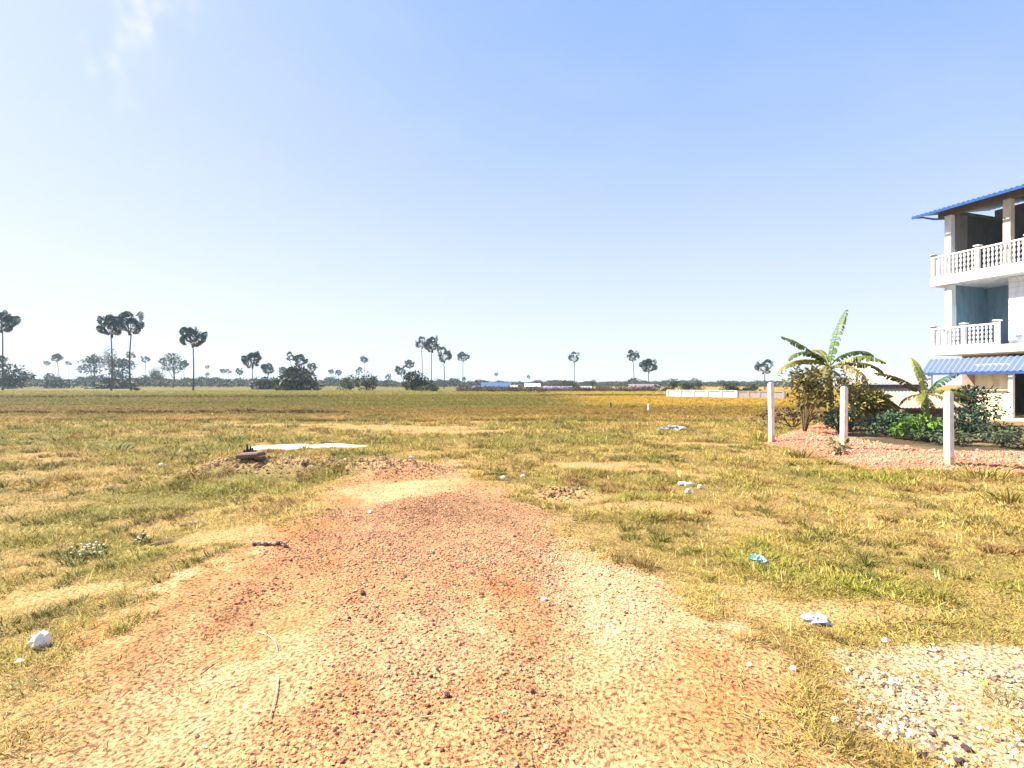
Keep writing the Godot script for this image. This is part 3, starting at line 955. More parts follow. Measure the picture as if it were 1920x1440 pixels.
# ---------------------------------------------------------------- the house on the right
func corrugated(o: Node, called: String, a: Vector3, b: Vector3, c: Vector3, d: Vector3, waves: int, amp: float, col: Color, thick := 0.012) -> void:
	# a-b is the lower edge, d-c the upper one; waves run across from a to b
	var m := MB.new()
	var n := waves * 4
	var up := (b - a).cross(d - a).normalized()
	if up.y < 0.0:
		up = -up
	for k in 2:
		var off := up * (0.0 if k == 0 else -thick)
		for i in n:
			var t0 := float(i) / n
			var t1 := float(i + 1) / n
			var h0 := up * sin(t0 * waves * TAU) * amp + off
			var h1 := up * sin(t1 * waves * TAU) * amp + off
			m.quad(a.lerp(b, t0) + h0, a.lerp(b, t1) + h1, d.lerp(c, t1) + h1, d.lerp(c, t0) + h0, col, up if k == 0 else -up)
			if k == 0:
				m.quad(a.lerp(b, t0) + h0, a.lerp(b, t1) + h1, a.lerp(b, t1) + h1 - up * thick, a.lerp(b, t0) + h0 - up * thick, col, a - d)
	part(called, m.mesh(M.metal), o)

func railing(o: Node, from: Vector3, to: Vector3, h: float, posts: int, gap: float) -> void:
	var len_ := from.distance_to(to)
	var dir := (to - from) / len_
	var turn := Basis(Vector3.UP, atan2(dir.x, dir.z))
	var white := Color(0.80, 0.81, 0.82)
	var m := MB.new()
	m.box(Transform3D(turn, (from + to) * 0.5 + Vector3(0, h - 0.04, 0)), Vector3(0.12, 0.08, len_), white, 0.015)
	m.box(Transform3D(turn, (from + to) * 0.5 + Vector3(0, 0.06, 0)), Vector3(0.12, 0.06, len_), white, 0.01)
	var r := part("railing", m.mesh(M.plaster), o)
	for i in posts:
		m = MB.new()
		var p := from.lerp(to, i / float(posts - 1))
		m.box(Transform3D(turn, p + Vector3(0, h * 0.5 + 0.03, 0)), Vector3(0.16, h + 0.06, 0.16), white, 0.015)
		m.box(Transform3D(turn, p + Vector3(0, h + 0.09, 0)), Vector3(0.26, 0.06, 0.26), white, 0.015)
		part("newel", m.mesh(M.plaster), r)
	# turned balusters, each a string of fat beads
	m = MB.new()
	var pts := []
	var rs := []
	var beads := 4
	for i in beads * 6 + 1:
		var t := i / float(beads * 6)
		pts.append(Vector3(0, lerpf(0.09, h - 0.08, t), 0))
		rs.append(0.014 + 0.040 * pow(absf(sin(t * beads * PI)), 0.8))
	m.tube(pts, rs, 8, white)
	var bm := m.mesh(M.plaster)
	var count := int(len_ / gap)
	for i in count:
		var t := (i + 0.5) / count
		var near := false
		for k in posts:
			near = near or absf(t - k / float(posts - 1)) * len_ < 0.17
		if near:
			continue
		var p := part("baluster", bm, r)
		p.position = from.lerp(to, t)

func build_house() -> void:
	# local axes: x into the house, z along its front towards the camera's side, y up
	var o := thing("white_house", Vector3(20.0, 0.15, -24.5), "white three-storey house with blue metal roof and white balustrades", "house", "", deg_to_rad(18.43))
	var white := Color(0.76, 0.79, 0.82)
	var cream := Color(0.76, 0.66, 0.45)
	var blue := Color(0.03, 0.09, 0.30)
	var paint := Color(0.19, 0.32, 0.42)
	var L := 11.0
	var W := 8.0
	var f2 := 3.15
	var f3 := 6.45
	var rf := 9.65
	var B := func(called: String, lo: Vector3, hi: Vector3, col: Color, bevel := 0.0, material = M.plaster) -> MeshInstance3D:
		var m := MB.new()
		m.box(Transform3D(Basis(), (lo + hi) * 0.5), hi - lo, col, bevel)
		return part(called, m.mesh(material), o)
	B.call("plinth", Vector3(-1.6, -0.6, 0.2), Vector3(W, 0.06, L), Color(0.62, 0.52, 0.38), 0.02)
	B.call("step", Vector3(-2.3, -0.6, 2.2), Vector3(-1.62, -0.06, 6.5), Color(0.70, 0.62, 0.48), 0.02)
	# floors
	B.call("floor_slab", Vector3(0.0, f2 - 0.34, 0.0), Vector3(W, f2, L), white, 0.01)
	B.call("floor_slab", Vector3(0.0, f3 - 0.36, 0.0), Vector3(W, f3, L), white, 0.01)
	# ground floor
	B.call("ground_wall", Vector3(1.6, 0.065, 0.4), Vector3(1.8, f2 - 0.345, 2.2), Color(0.30, 0.22, 0.18))
	B.call("ground_wall", Vector3(-0.72, 0.065, 2.25), Vector3(-0.55, 2.3, 3.45), cream)
	B.call("ground_wall", Vector3(0.5, 0.065, 3.5), Vector3(0.7, f2 - 0.345, L), Color(0.55, 0.36, 0.18))
	B.call("end_wall", Vector3(1.85, 0.065, 0.3), Vector3(W - 0.1, f2 - 0.345, 0.5), Color(0.5, 0.42, 0.34))
	for z in [0.62, 3.62, 6.6]:
		B.call("awning_post", Vector3(-1.15, -0.1, z), Vector3(-1.0, 2.0, z + 0.15), white, 0.01)
	corrugated(o, "awning", Vector3(-1.3, 1.98, 0.45), Vector3(-1.3, 1.98, L), Vector3(-0.02, 2.62, L), Vector3(-0.02, 2.62, 0.0), 50, 0.03, Color(0.13, 0.18, 0.29))
	B.call("awning_edge", Vector3(-1.34, 1.86, 0.45), Vector3(-1.31, 1.955, L), blue)
	# first floor: an open loggia at the far corner, then a white room
	B.call("loggia_wall", Vector3(3.0, f2 + 0.005, 0.25), Vector3(3.2, f3 - 0.365, 2.62), paint)
	B.call("loggia_wall", Vector3(0.75, f2 + 0.005, 0.5), Vector3(2.98, f3 - 0.365, 0.66), paint)
	B.call("loggia_wall", Vector3(3.25, f2 + 0.005, 0.25), Vector3(W - 0.1, f3 - 0.365, 0.45), white)
	B.call("room_wall", Vector3(0.75, f2 + 0.005, 2.68), Vector3(0.93, f3 - 0.365, L), white)
	B.call("room_wall", Vector3(0.95, f2 + 0.005, 2.68), Vector3(2.98, f3 - 0.365, 2.86), Color(0.42, 0.46, 0.50))
	for i in 12:
		B.call("wall_board", Vector3(0.728, f2 + 0.12 + i * 0.235, 2.66), Vector3(0.748, f2 + 0.335 + i * 0.235, L), white, 0.006)
	B.call("column", Vector3(0.22, f2 + 0.004, 0.48), Vector3(0.52, f3 - 0.364, 0.78), white, 0.015)
	railing(o, Vector3(0.1, f2, 0.1), Vector3(0.1, f2, 2.6), 0.95, 3, 0.15)
	railing(o, Vector3(0.1, f2, 0.1), Vector3(2.9, f2, 0.1), 0.95, 3, 0.17)
	# the end towards the road and the back
	B.call("end_wall", Vector3(0.72, 0.065, L - 0.22), Vector3(W - 0.02, f2 - 0.345, L - 0.02), white)
	B.call("end_wall", Vector3(0.94, f2 + 0.005, L - 0.22), Vector3(W - 0.02, f3 - 0.365, L - 0.02), white)
	B.call("back_wall", Vector3(W - 0.2, 0.065, 0.52), Vector3(W - 0.03, f2 - 0.345, L - 0.24), white)
	B.call("back_wall", Vector3(W - 0.2, f2 + 0.005, 0.47), Vector3(W - 0.03, f3 - 0.365, L - 0.24), white)
	B.call("upper_wall", Vector3(0.9, f3 + 0.005, L - 0.22), Vector3(4.18, rf - 0.1, L - 0.04), white)
	# second floor: open under the roof
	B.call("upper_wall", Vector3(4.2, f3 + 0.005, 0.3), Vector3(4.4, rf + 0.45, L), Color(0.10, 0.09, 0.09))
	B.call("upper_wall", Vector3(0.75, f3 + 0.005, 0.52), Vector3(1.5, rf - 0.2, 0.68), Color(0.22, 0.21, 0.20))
	for z in [0.48, 2.72, 5.0, 7.3, 9.6]:
		B.call("column", Vector3(0.22, f3 + 0.004, z), Vector3(0.50, rf - 0.30, z + 0.28), Color(0.62, 0.55, 0.47) if z > 1.0 else white, 0.015)
	B.call("roof_beam", Vector3(0.24, rf - 0.295, 0.2), Vector3(0.48, rf - 0.06, L), Color(0.16, 0.12, 0.10))
	for z in [0.6, 2.8, 5.1, 7.4]:
		B.call("rafter", Vector3(0.5, rf - 0.19, z), Vector3(4.2, rf - 0.05, z + 0.09), Color(0.10, 0.16, 0.11))
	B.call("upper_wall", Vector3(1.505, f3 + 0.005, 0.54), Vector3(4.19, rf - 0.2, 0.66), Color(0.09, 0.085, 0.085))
	railing(o, Vector3(0.1, f3, 0.1), Vector3(0.1, f3, L - 0.2), 1.05, 7, 0.15)
	railing(o, Vector3(0.1, f3, 0.1), Vector3(4.0, f3, 0.1), 1.05, 3, 0.17)
	corrugated(o, "roof", Vector3(-0.55, rf - 0.12, -0.45), Vector3(-0.55, rf - 0.12, L), Vector3(5.0, rf + 0.78, L), Vector3(5.0, rf + 0.78, -0.45), 60, 0.03, Color(0.16, 0.30, 0.52))
	B.call("fascia", Vector3(-0.58, rf - 0.26, -0.45), Vector3(-0.555, rf - 0.15, L), blue)
	var m := MB.new()
	m.tube([Vector3(0.3, rf - 0.42, 0.5), Vector3(0.05, rf - 0.36, 0.15), Vector3(-0.25, rf - 0.22, -0.15), Vector3(-0.5, rf - 0.2, -0.4)], [0.045, 0.045, 0.04, 0.035], 7, Color(0.08, 0.14, 0.3))
	part("eave_bracket", m.mesh(M.metal), o)

func build_shed() -> void:
	var o := thing("garden_shed", Vector3(13.4, 0.2, -18.6), "low garden shed with two tiers of pale metal roof, behind the banana plants", "shed", "", deg_to_rad(8.0))
	var pale := Color(0.47, 0.38, 0.28)
	var B := func(called: String, lo: Vector3, hi: Vector3, col: Color) -> void:
		var m := MB.new()
		m.box(Transform3D(Basis(), (lo + hi) * 0.5), hi - lo, col, 0.005)
		part(called, m.mesh(M.plaster), o)
	corrugated(o, "upper_roof", Vector3(-1.9, 1.42, 0.6), Vector3(1.3, 1.42, 0.6), Vector3(1.5, 2.25, -1.4), Vector3(-0.45, 2.28, -1.4), 22, 0.014, pale)
	corrugated(o, "lower_roof", Vector3(-0.9, 0.62, 1.75), Vector3(1.5, 0.62, 1.75), Vector3(1.4, 1.25, 0.55), Vector3(-0.8, 1.25, 0.55), 16, 0.014, pale * 0.97)
	B.call("upper_eave_board", Vector3(-1.9, 1.30, 0.61), Vector3(1.3, 1.385, 0.64), Color(0.16, 0.09, 0.06))
	B.call("lower_eave_board", Vector3(-0.9, 0.50, 1.76), Vector3(1.5, 0.585, 1.79), Color(0.14, 0.08, 0.06))
	B.call("wall", Vector3(-0.8, -0.4, 1.2), Vector3(1.4, 0.56, 1.3), Color(0.16, 0.13, 0.13))
	B.call("back_wall", Vector3(-1.7, -0.4, 0.3), Vector3(1.25, 1.3, 0.4), Color(0.42, 0.36, 0.30))
	for x in [-1.8, -0.86, 1.36]:
		B.call("post", Vector3(x, -0.4, 0.5 if x < -1.0 else 1.62), Vector3(x + 0.09, 1.3 if x < -1.0 else 0.56, 0.59 if x < -1.0 else 1.71), Color(0.25, 0.18, 0.12))
	for i in 7:
		var m := MB.new()
		var p := Vector3(lerpf(-1.95, -0.5, i / 6.0), lerpf(1.47, 2.31, i / 6.0), lerpf(0.6, -1.4, i / 6.0))
		m.box(Transform3D(Basis(Vector3.UP, 0.9), p), Vector3(0.22, 0.05, 0.12), Color(0.15, 0.11, 0.08), 0.01)
		part("verge_cap", m.mesh(M.plaster), o)

# ---------------------------------------------------------------- things in the grass
func build_small() -> void:
	# three concrete fence posts
	var pale := Color(0.80, 0.75, 0.63)
	var labels := ["farthest white concrete fence post, at the left end of the pink bank", "middle one of the three white concrete fence posts, beside the banana plant", "nearest and largest white concrete fence post, on the pink bank"]
	var k := 0
	for p in [[7.02, 13.84, 1.62], [7.65, 11.81, 1.52], [8.30, 9.72, 1.44]]:
		var m := MB.new()
		m.box(Transform3D(Basis(), Vector3(0, p[2] * 0.5 + 0.1, 0)), Vector3(0.122, p[2] - 0.2, 0.122), pale, 0.014)
		m.box(Transform3D(Basis(), Vector3(0, -0.05, 0)), Vector3(0.125, 0.5, 0.125), Color(0.62, 0.47, 0.34), 0.01)
		m.box(Transform3D(Basis(), Vector3(0, p[2] + 0.012, 0)), Vector3(0.085, 0.03, 0.085), pale * 0.95, 0.01)
		var o := solo("fence_post", m.mesh(M.concrete), on_ground(p[0], p[1]) * Vector3(1, 0, 1), labels[k], "fence post", "concrete posts along the pink bank", 0.45 - 0.05 * k)
		o.rotation.z = [0.022, -0.012, 0.016][k]
		k += 1
	# stones, blocks and litter
	var white := Color(0.80, 0.73, 0.57)
	var s := spot(75, 1222)
	var m := MB.new()
	m.lump(Vector3(0, 0.045, 0), Vector3(0.052, 0.058, 0.05), 50, 0.55, white, 8, 11, true, 1.6)
	solo("pale_rock", m.mesh(M.stone), on_ground(s.x, s.y), "white lumpy rock with a dark underside, in the grass left of the track", "rock", "", 0.4)
	s = spot(37, 1252)
	m = MB.new()
	m.lump(Vector3(0, 0.012, 0), Vector3(0.026, 0.016, 0.018), 51, 0.5, white, 6, 8, true)
	solo("pale_rock", m.mesh(M.stone), on_ground(s.x, s.y), "small flat white stone below the white lumpy rock", "rock")
	for q in [[1405, 1265, 0.016, "white stone on the orange edge of the track, at the right"], [1660, 1205, 0.022, "pale stone in dry grass above the white gravel"], [1488, 1268, 0.02, "pale stone at the border of track and dry grass"], [1566, 1362, 0.018, "pale stone left of the white gravel heap"],
			[1675, 1290, 0.022, "pale stone at the top left of the white gravel"], [695, 967, 0.035, "white and dark stone on the brown crest of the track"], [770, 862, 0.05, "white stone standing just behind the earth ridge"], [303, 876, 0.07, "lone white stone in the left meadow"],
			[648, 868, 0.06, "pale stone on top of the earth ridge"], [980, 897, 0.045, "small white stone right of the track's far end"], [943, 903, 0.06, "flat pale stone at the track's far end"], [1020, 1128, 0.022, "whitish stone on the right wheel track"]]:
		s = spot(q[0], q[1])
		m = MB.new()
		m.lump(Vector3(0, q[2] * 0.4, 0), Vector3(q[2], q[2] * 0.65, q[2] * 0.8), int(q[0]), 0.5, white * rng.randf_range(0.85, 1.0), 6, 8, true)
		solo("pale_stone", m.mesh(M.stone), on_ground(s.x, s.y), q[3], "stone", "pale stones lying about")
	for q in [[1750, 1382, 0.02, "dark slate chip at the left of the white gravel heap"], [1772, 1400, 0.016, "dark slate chip right below the left one"], [1790, 1388, 0.015, "small dark slate chip in the middle of the white gravel"], [1812, 1412, 0.025, "largest dark purple slate chip in the white gravel"],
			[1728, 1428, 0.024, "dark grey pebble at the bottom of the white gravel"], [1800, 1436, 0.024, "dark pebble at the photo's bottom edge in the white gravel"], [680, 1127, 0.03, "dark flat stone on the grey gravel left of the track's middle"], [838, 1322, 0.022, "black pebble low on the track"],
			[820, 1276, 0.014, "tiny black pebble on the track's lower middle"], [998, 1308, 0.018, "dark pebble on the track right of the black one"]]:
		s = spot(q[0], q[1])
		m = MB.new()
		m.lump(Vector3(0, q[2] * 0.3, 0), Vector3(q[2], q[2] * 0.4, q[2] * 0.6), int(q[0]), 0.6, Color(0.075, 0.05, 0.055), 5, 8, true)
		solo("dark_stone", m.mesh(M.stone), on_ground(s.x, s.y, 0.004), q[3], "stone", "dark stones lying about", q[0] * 0.7)
	# broken concrete pieces on the right
	k = 0
	for q in [[1278, 913, 0.11, "left white block of the broken concrete bits in the right meadow"], [1291, 915, 0.12, "longest white block of the broken concrete bits in the right meadow"], [1312, 921, 0.06, "small rounded white bit right of the broken concrete blocks"], [1289, 930, 0.09, "lowest white block of the broken concrete bits"]]:
		s = spot(q[0], q[1])
		m = MB.new()
		m.box(Transform3D(Basis(Vector3(0.2, 0.1, 1).normalized(), 0.12), Vector3(0, 0.035, 0)), Vector3(q[2], 0.055, 0.06), white, 0.014)
		m.lump(Vector3(q[2] * 0.35, 0.03, 0), Vector3(0.04, 0.035, 0.035), 60 + k, 0.5, white * 0.95, 5, 7, true)
		solo("concrete_block", m.mesh(M.stone), on_ground(s.x, s.y), q[3], "concrete block", "broken concrete bits in the right meadow", 0.3 * k)
		k += 1
	# plastic litter
	s = spot(1530, 1168)
	solo("plastic_bag", crumple(0.065, 70, Color(0.62, 0.68, 0.80)).mesh(M.plastic), on_ground(s.x, s.y, 0.02), "crumpled pale blue plastic bag in the dry grass", "plastic bag")
	s = spot(1418, 1056)
	solo("plastic_scrap", crumple(0.07, 71, Color(0.42, 0.68, 0.60)).mesh(M.plastic), on_ground(s.x, s.y, 0.02), "torn mint green plastic scrap in the green grass", "plastic scrap")
	s = spot(1262, 808)
	var sack := MB.new()
	sack.lump(Vector3(0, 0.04, 0), Vector3(0.34, 0.12, 0.2), 72, 1.0, Color(0.42, 0.43, 0.37), 9, 14, true, 2.0)
	sack.lump(Vector3(-0.3, 0.02, 0.05), Vector3(0.24, 0.07, 0.16), 73, 1.0, Color(0.68, 0.68, 0.63), 8, 11, true, 2.0)
	solo("old_sack", sack.mesh(M.plastic), on_ground(s.x, s.y), "grey-white sack lying flat in the grass before the golden field", "sack")
	# stump, slab and crust at the ridge
	s = spot(469, 862)
	var o := thing("burnt_stump", on_ground(s.x, s.y), "dark jagged stump sticking up behind the ridge's left end", "stump")
	m = MB.new()
	for i in 7:
		var a := i * 0.9
		m.tube([Vector3(cos(a) * 0.07 * (i % 3), -0.03, sin(a) * 0.05), Vector3(cos(a) * 0.10, 0.09, sin(a) * 0.06), Vector3(cos(a) * 0.13, [0.17, 0.23, 0.31, 0.19, 0.14, 0.25, 0.17][i], sin(a) * 0.07)], [0.06, 0.05, 0.010], 6, Color(0.05, 0.035, 0.035))
	m.lump(Vector3(0, 0.03, 0), Vector3(0.15, 0.07, 0.1), 74, 0.5, Color(0.07, 0.05, 0.045), 6, 9, true)
	part("splinters", m.mesh(M.bark), o)
	s = spot(470, 884)
	m = MB.new()
	m.box(Transform3D(Basis(Vector3(0.3, 0, 1).normalized(), 0.09), Vector3(0, 0.05, 0)), Vector3(0.46, 0.09, 0.24), Color(0.17, 0.115, 0.095), 0.022)
	m.box(Transform3D(Basis(Vector3(0.1, 0.4, 1).normalized(), -0.25), Vector3(0.2, 0.03, 0.06)), Vector3(0.2, 0.07, 0.14), Color(0.16, 0.10, 0.075), 0.02)
	solo("dark_slab", m.mesh(M.stone), on_ground(s.x, s.y), "flat dark slab lying on the left end of the earth ridge", "slab", "", -0.1)
	s = spot(623, 880)
	m = MB.new()
	m.lump(Vector3(0, 0.05, 0), Vector3(0.07, 0.06, 0.05), 76, 0.5, Color(0.10, 0.075, 0.04), 6, 8, true)
	solo("dark_clod", m.mesh(M.stone), on_ground(s.x, s.y), "dark clod on the middle of the earth ridge", "clod")
	s = spot(505, 1036)
	m = MB.new()
	for i in 9:
		m.lump(Vector3(-0.14 + 0.036 * i, 0.012, rng.randf_range(-0.03, 0.03)), Vector3(0.03, 0.02, 0.022), 80 + i, 0.6, Color(0.42, 0.27, 0.19) if i % 3 else Color(0.10, 0.06, 0.05), 5, 7, true)
	solo("earth_crust", m.mesh(M.stone), on_ground(s.x, s.y), "curled crust of brown earth at the left border of the track", "crust")
	s = spot(325, 985)
	for q in [[355, 978, 0.10, "dark earth lump in the left meadow, upper of two"], [310, 1015, 0.13, "dark earth lump in the left meadow, lower of two"]]:
		s = spot(q[0], q[1])
		m = MB.new()
		m.lump(Vector3(0, 0.0, 0), Vector3(q[2], 0.035, q[2] * 0.6), int(q[0]), 0.5, Color(0.13, 0.085, 0.05), 6, 9, true)
		solo("earth_lump", m.mesh(M.stone), on_ground(s.x, s.y), q[2 + 1], "earth lump", "dark earth lumps in the left meadow")
	s = spot(930, 897)
	m = MB.new()
	m.tube([Vector3(-0.22, 0.03, 0), Vector3(0, 0.045, 0.02), Vector3(0.2, 0.03, -0.02)], [0.014, 0.018, 0.012], 6, Color(0.13, 0.12, 0.05))
	solo("dry_branch", m.mesh(M.bark), on_ground(s.x, s.y), "short dark branch lying at the right of the track's far end", "branch")
	# pale sticks on the track
	for q in [[480, 1182, 520, 1228, 0.02, "curved pale straw stem, upper one on the left of the track"], [522, 1288, 506, 1372, 0.004, "long straight pale straw stem, lower one on the left of the track"], [372, 1262, 425, 1228, 0.008, "faint pale stem left of the two straw stems"], [788, 1368, 822, 1364, 0.003, "short pale stick low in the middle of the track"]]:
		var a := spot(q[0], q[1])
		var b := spot(q[2], q[3])
		var mid := (a + b) * 0.5
		var pts := []
		for i in 7:
			var t := i / 6.0
			var g: Vector2 = a.lerp(b, t) + (b - a).orthogonal().normalized() * sin(t * PI) * -q[4] * 1.5
			pts.append(on_ground(g.x, g.y, 0.012) - on_ground(mid.x, mid.y))
		m = MB.new()
		m.tube(pts, [0.0032, 0.0036, 0.0036, 0.0034, 0.0032, 0.003, 0.002], 5, Color(0.70, 0.56, 0.33))
		solo("straw_stem", m.mesh(M.blade), on_ground(mid.x, mid.y), q[5], "straw stem")
	# far markers
	s = spot(1145, 768)
	m = MB.new()
	m.tube([Vector3(0, -0.1, 0), Vector3(0.01, 0.2, 0), Vector3(0, 0.42, 0)], [0.06, 0.055, 0.045], 7, Color(0.09, 0.06, 0.045))
	solo("wooden_stake", m.mesh(M.bark), on_ground(s.x, s.y), "short dark wooden stake in the golden field", "stake")
	s = spot(1217, 775)
	m = MB.new()
	m.box(Transform3D(Basis(), Vector3(0, 0.2, 0)), Vector3(0.13, 0.5, 0.13), white, 0.02)
	m.box(Transform3D(Basis(), Vector3(0, 0.03, 0)), Vector3(0.2, 0.1, 0.2), white * 0.9, 0.02)
	solo("boundary_stone", m.mesh(M.concrete), on_ground(s.x, s.y), "small white boundary stone at the golden field's edge", "boundary stone")

func crumple(r: float, seed_: int, col: Color) -> MB:
	var b := MB.new()
	b.lump(Vector3.ZERO, Vector3(r, r * 0.55, r * 0.8), seed_, 1.1, col, 9, 13, true, 2.2)
	b.lump(Vector3(r * 0.7, -r * 0.2, r * 0.3), Vector3(r * 0.6, r * 0.2, r * 0.4), seed_ + 9, 1.0, col * 0.9, 7, 9, true, 2.2)
	return b

func build_plants() -> void:
	# grass clumps that stand out
	var g1 := tuft(21, 90, 0.95, 0.035, 0.55).mesh(M.blade)
	var g2 := tuft(22, 70, 0.75, 0.04, 0.45).mesh(M.blade)
	var clumps := [[1500, 858, 0.34, 1.5, Color(0.20, 0.155, 0.05), "brown dense grass clump left of the leafy plant at the pink bank"], [1170, 862, 0.18, 1.6, Color(0.16, 0.13, 0.04), "dark low grass clump in the middle of the right meadow"],
		[1425, 828, 0.42, 1.1, Color(0.34, 0.31, 0.07), "tall yellow-green grass clump at the foot of the farthest post"], [430, 828, 0.32, 1.8, Color(0.13, 0.16, 0.04), "green grass clump left of the pale sand strip"], [705, 828, 0.26, 1.6, Color(0.13, 0.15, 0.045), "dark green weed clump right of the pale sand strip"],
		[215, 845, 0.3, 2.2, Color(0.13, 0.18, 0.05), "wide green grass clump in the left meadow"], [320, 858, 0.2, 1.6, Color(0.17, 0.145, 0.045), "brownish grass clump right of the wide green clump"], [1845, 898, 0.40, 1.3, Color(0.29, 0.25, 0.06), "tall grass clump right of the nearest post"], [1890, 945, 0.30, 1.7, Color(0.20, 0.19, 0.05), "green grass clump near the photo's right edge"],
		[120, 825, 0.3, 2.4, Color(0.21, 0.18, 0.06), "wide olive grass clump at the upper left of the meadow"], [1050, 832, 0.26, 1.8, Color(0.19, 0.185, 0.05), "olive grass clump in the middle of the far meadow"], [1335, 830, 0.3, 2.0, Color(0.23, 0.2, 0.055), "olive grass clump between the sack and the posts"],
		[1330, 1085, 0.085, 1.5, Color(0.19, 0.21, 0.03), "small green grass clump below the mint plastic scrap"], [1420, 1020, 0.10, 1.6, Color(0.22, 0.24, 0.035), "bright green grass clump above the mint plastic scrap"], [1590, 1105, 0.11, 1.7, Color(0.27, 0.27, 0.04), "bright green grass clump above the plastic bag"],
		[1880, 1310, 0.09, 1.3, Color(0.13, 0.17, 0.06), "green weed clump in the white gravel by the photo's right edge"], [1650, 1335, 0.05, 1.8, Color(0.18, 0.17, 0.05), "low green clump left of the white gravel"], [240, 1118, 0.09, 2.0, Color(0.19, 0.21, 0.03), "bright green grass patch at the track's left border"],
		[212, 1195, 0.05, 1.5, Color(0.15, 0.19, 0.04), "small green tuft right of the white lumpy rock"], [50, 1305, 0.07, 1.8, Color(0.15, 0.18, 0.04), "green grass clump below the white lumpy rock"], [1770, 1125, 0.13, 1.6, Color(0.23, 0.22, 0.045), "tall green clump in the right meadow above the pale strip"]]
	var k := 0
	for c in clumps:
		var s := spot(c[0], c[1])
		var b := MB.new()
		var o := solo("grass_clump", (g1 if k % 2 else g2), on_ground(s.x, s.y, -0.01), c[5], "grass clump", "grass clumps in the meadow", k * 1.3)
		o.scale = Vector3(c[2] * c[3], c[2], c[2] * c[3])
		var mm: StandardMaterial3D = M.blade.duplicate()
		mm.albedo_color = Color(c[4].r, c[4].g, c[4].b).linear_to_srgb()
		o.material_override = null
		o.set_surface_override_material(0, mm)
		k += 1
	# leafy plant at the bank's foot
	var s := spot(1576, 858)
	var o := thing("leafy_weed", on_ground(s.x, s.y), "broad-leaved weed with pale shiny leaves at the foot of the pink bank", "weed")
	var b := foliage(91, [[Vector3(0, 0.14, 0), Vector3(0.25, 0.14, 0.2), 0.5], [Vector3(-0.1, 0.2, 0), Vector3(0.12, 0.1, 0.12), 0.8]], 90, 0.11, Color(0.05, 0.08, 0.03), Color(0.30, 0.33, 0.17))
	part("leaves", b.mesh(M.frond), o)
	b = MB.new()
	for i in 6:
		b.tube([Vector3(0, -0.02, 0), Vector3(cos(i) * 0.12, 0.16, sin(i) * 0.1)], [0.008, 0.004], 4, Color(0.2, 0.2, 0.07), false)
	part("stalks", b.mesh(M.bark), o)
	# flowering weeds on the left
	for q in [[148, 1035, 0.11, "white-flowered weed, left one in the left meadow"], [182, 1030, 0.11, "white-flowered weed, right one in the left meadow"], [265, 1010, 0.07, "tiny white-flowered weed right of the bigger two"]]:
		s = spot(q[0], q[1])
		o = thing("flowering_weed", on_ground(s.x, s.y), q[3], "weed", "white-flowered weeds in the left meadow")
		part("leaves", foliage(int(q[0]), [[Vector3(0, q[2] * 0.6, 0), Vector3(q[2], q[2] * 0.5, q[2]), 0.4]], 80, 0.035, Color(0.06, 0.09, 0.03), Color(0.17, 0.2, 0.06)).mesh(M.leaf), o)
		b = MB.new()
		for i in 9:
			b.lump(Vector3(rng.randf_range(-1, 1) * q[2], q[2] * rng.randf_range(0.7, 1.3), rng.randf_range(-1, 1) * q[2]), Vector3(0.011, 0.007, 0.011), i, 0.3, Color(0.78, 0.78, 0.74), 4, 6)
		part("flowers", b.mesh(M.blade), o)
	# the banana plants
	var deep := Color(0.055, 0.13, 0.025)
	var olive := Color(0.16, 0.165, 0.03)
	var yellow := Color(0.34, 0.33, 0.05)
	var brown := Color(0.17, 0.105, 0.05)
	banana(Vector3(10.55, 0.2, -17.0), 2.0, "tall banana plant with torn arching leaves behind the middle post", [
		[PI - 0.35, 1.9, 0.60, 0.95, -0.25, 0.25, deep.lerp(olive, 0.4)],
		[0.3, 2.15, 0.46, 1.42, -0.9, 0.75, deep],
		[PI + 0.1, 1.75, 0.50, 0.95, 1.1, 0.35, deep.lerp(brown, 0.25)],
		[0.15, 1.85, 0.50, 0.80, 0.75, 0.3, deep.lerp(olive, 0.3)],
		[-0.35, 1.7, 0.48, 0.55, 1.1, 0.45, deep.lerp(brown, 0.35)],
		[PI + 0.9, 1.6, 0.45, 0.30, 1.5, 0.7, olive.lerp(brown, 0.4)],
		[1.5, 1.5, 0.45, 1.1, 0.6, 0.4, olive],
		[-1.2, 1.6, 0.42, 0.2, 1.6, 0.75, olive.lerp(brown, 0.5)],
		[PI - 0.6, 1.5, 0.4, -0.2, 1.25, 0.8, brown],
		[0.5, 1.45, 0.4, -0.3, 1.1, 0.8, brown.lerp(olive, 0.4)],
		[PI - 0.1, 1.9, 0.5, 0.55, 1.2, 0.55, olive.lerp(yellow, 0.2)],
		[2.2, 1.6, 0.45, 0.6, 1.0, 0.5, olive.lerp(yellow, 0.3)],
		[-0.9, 1.75, 0.48, 0.75, 0.9, 0.45, olive.lerp(deep, 0.4)],
		[PI + 0.4, 1.7, 0.45, -0.1, 1.3, 0.8, olive.lerp(brown, 0.6)]], 500)
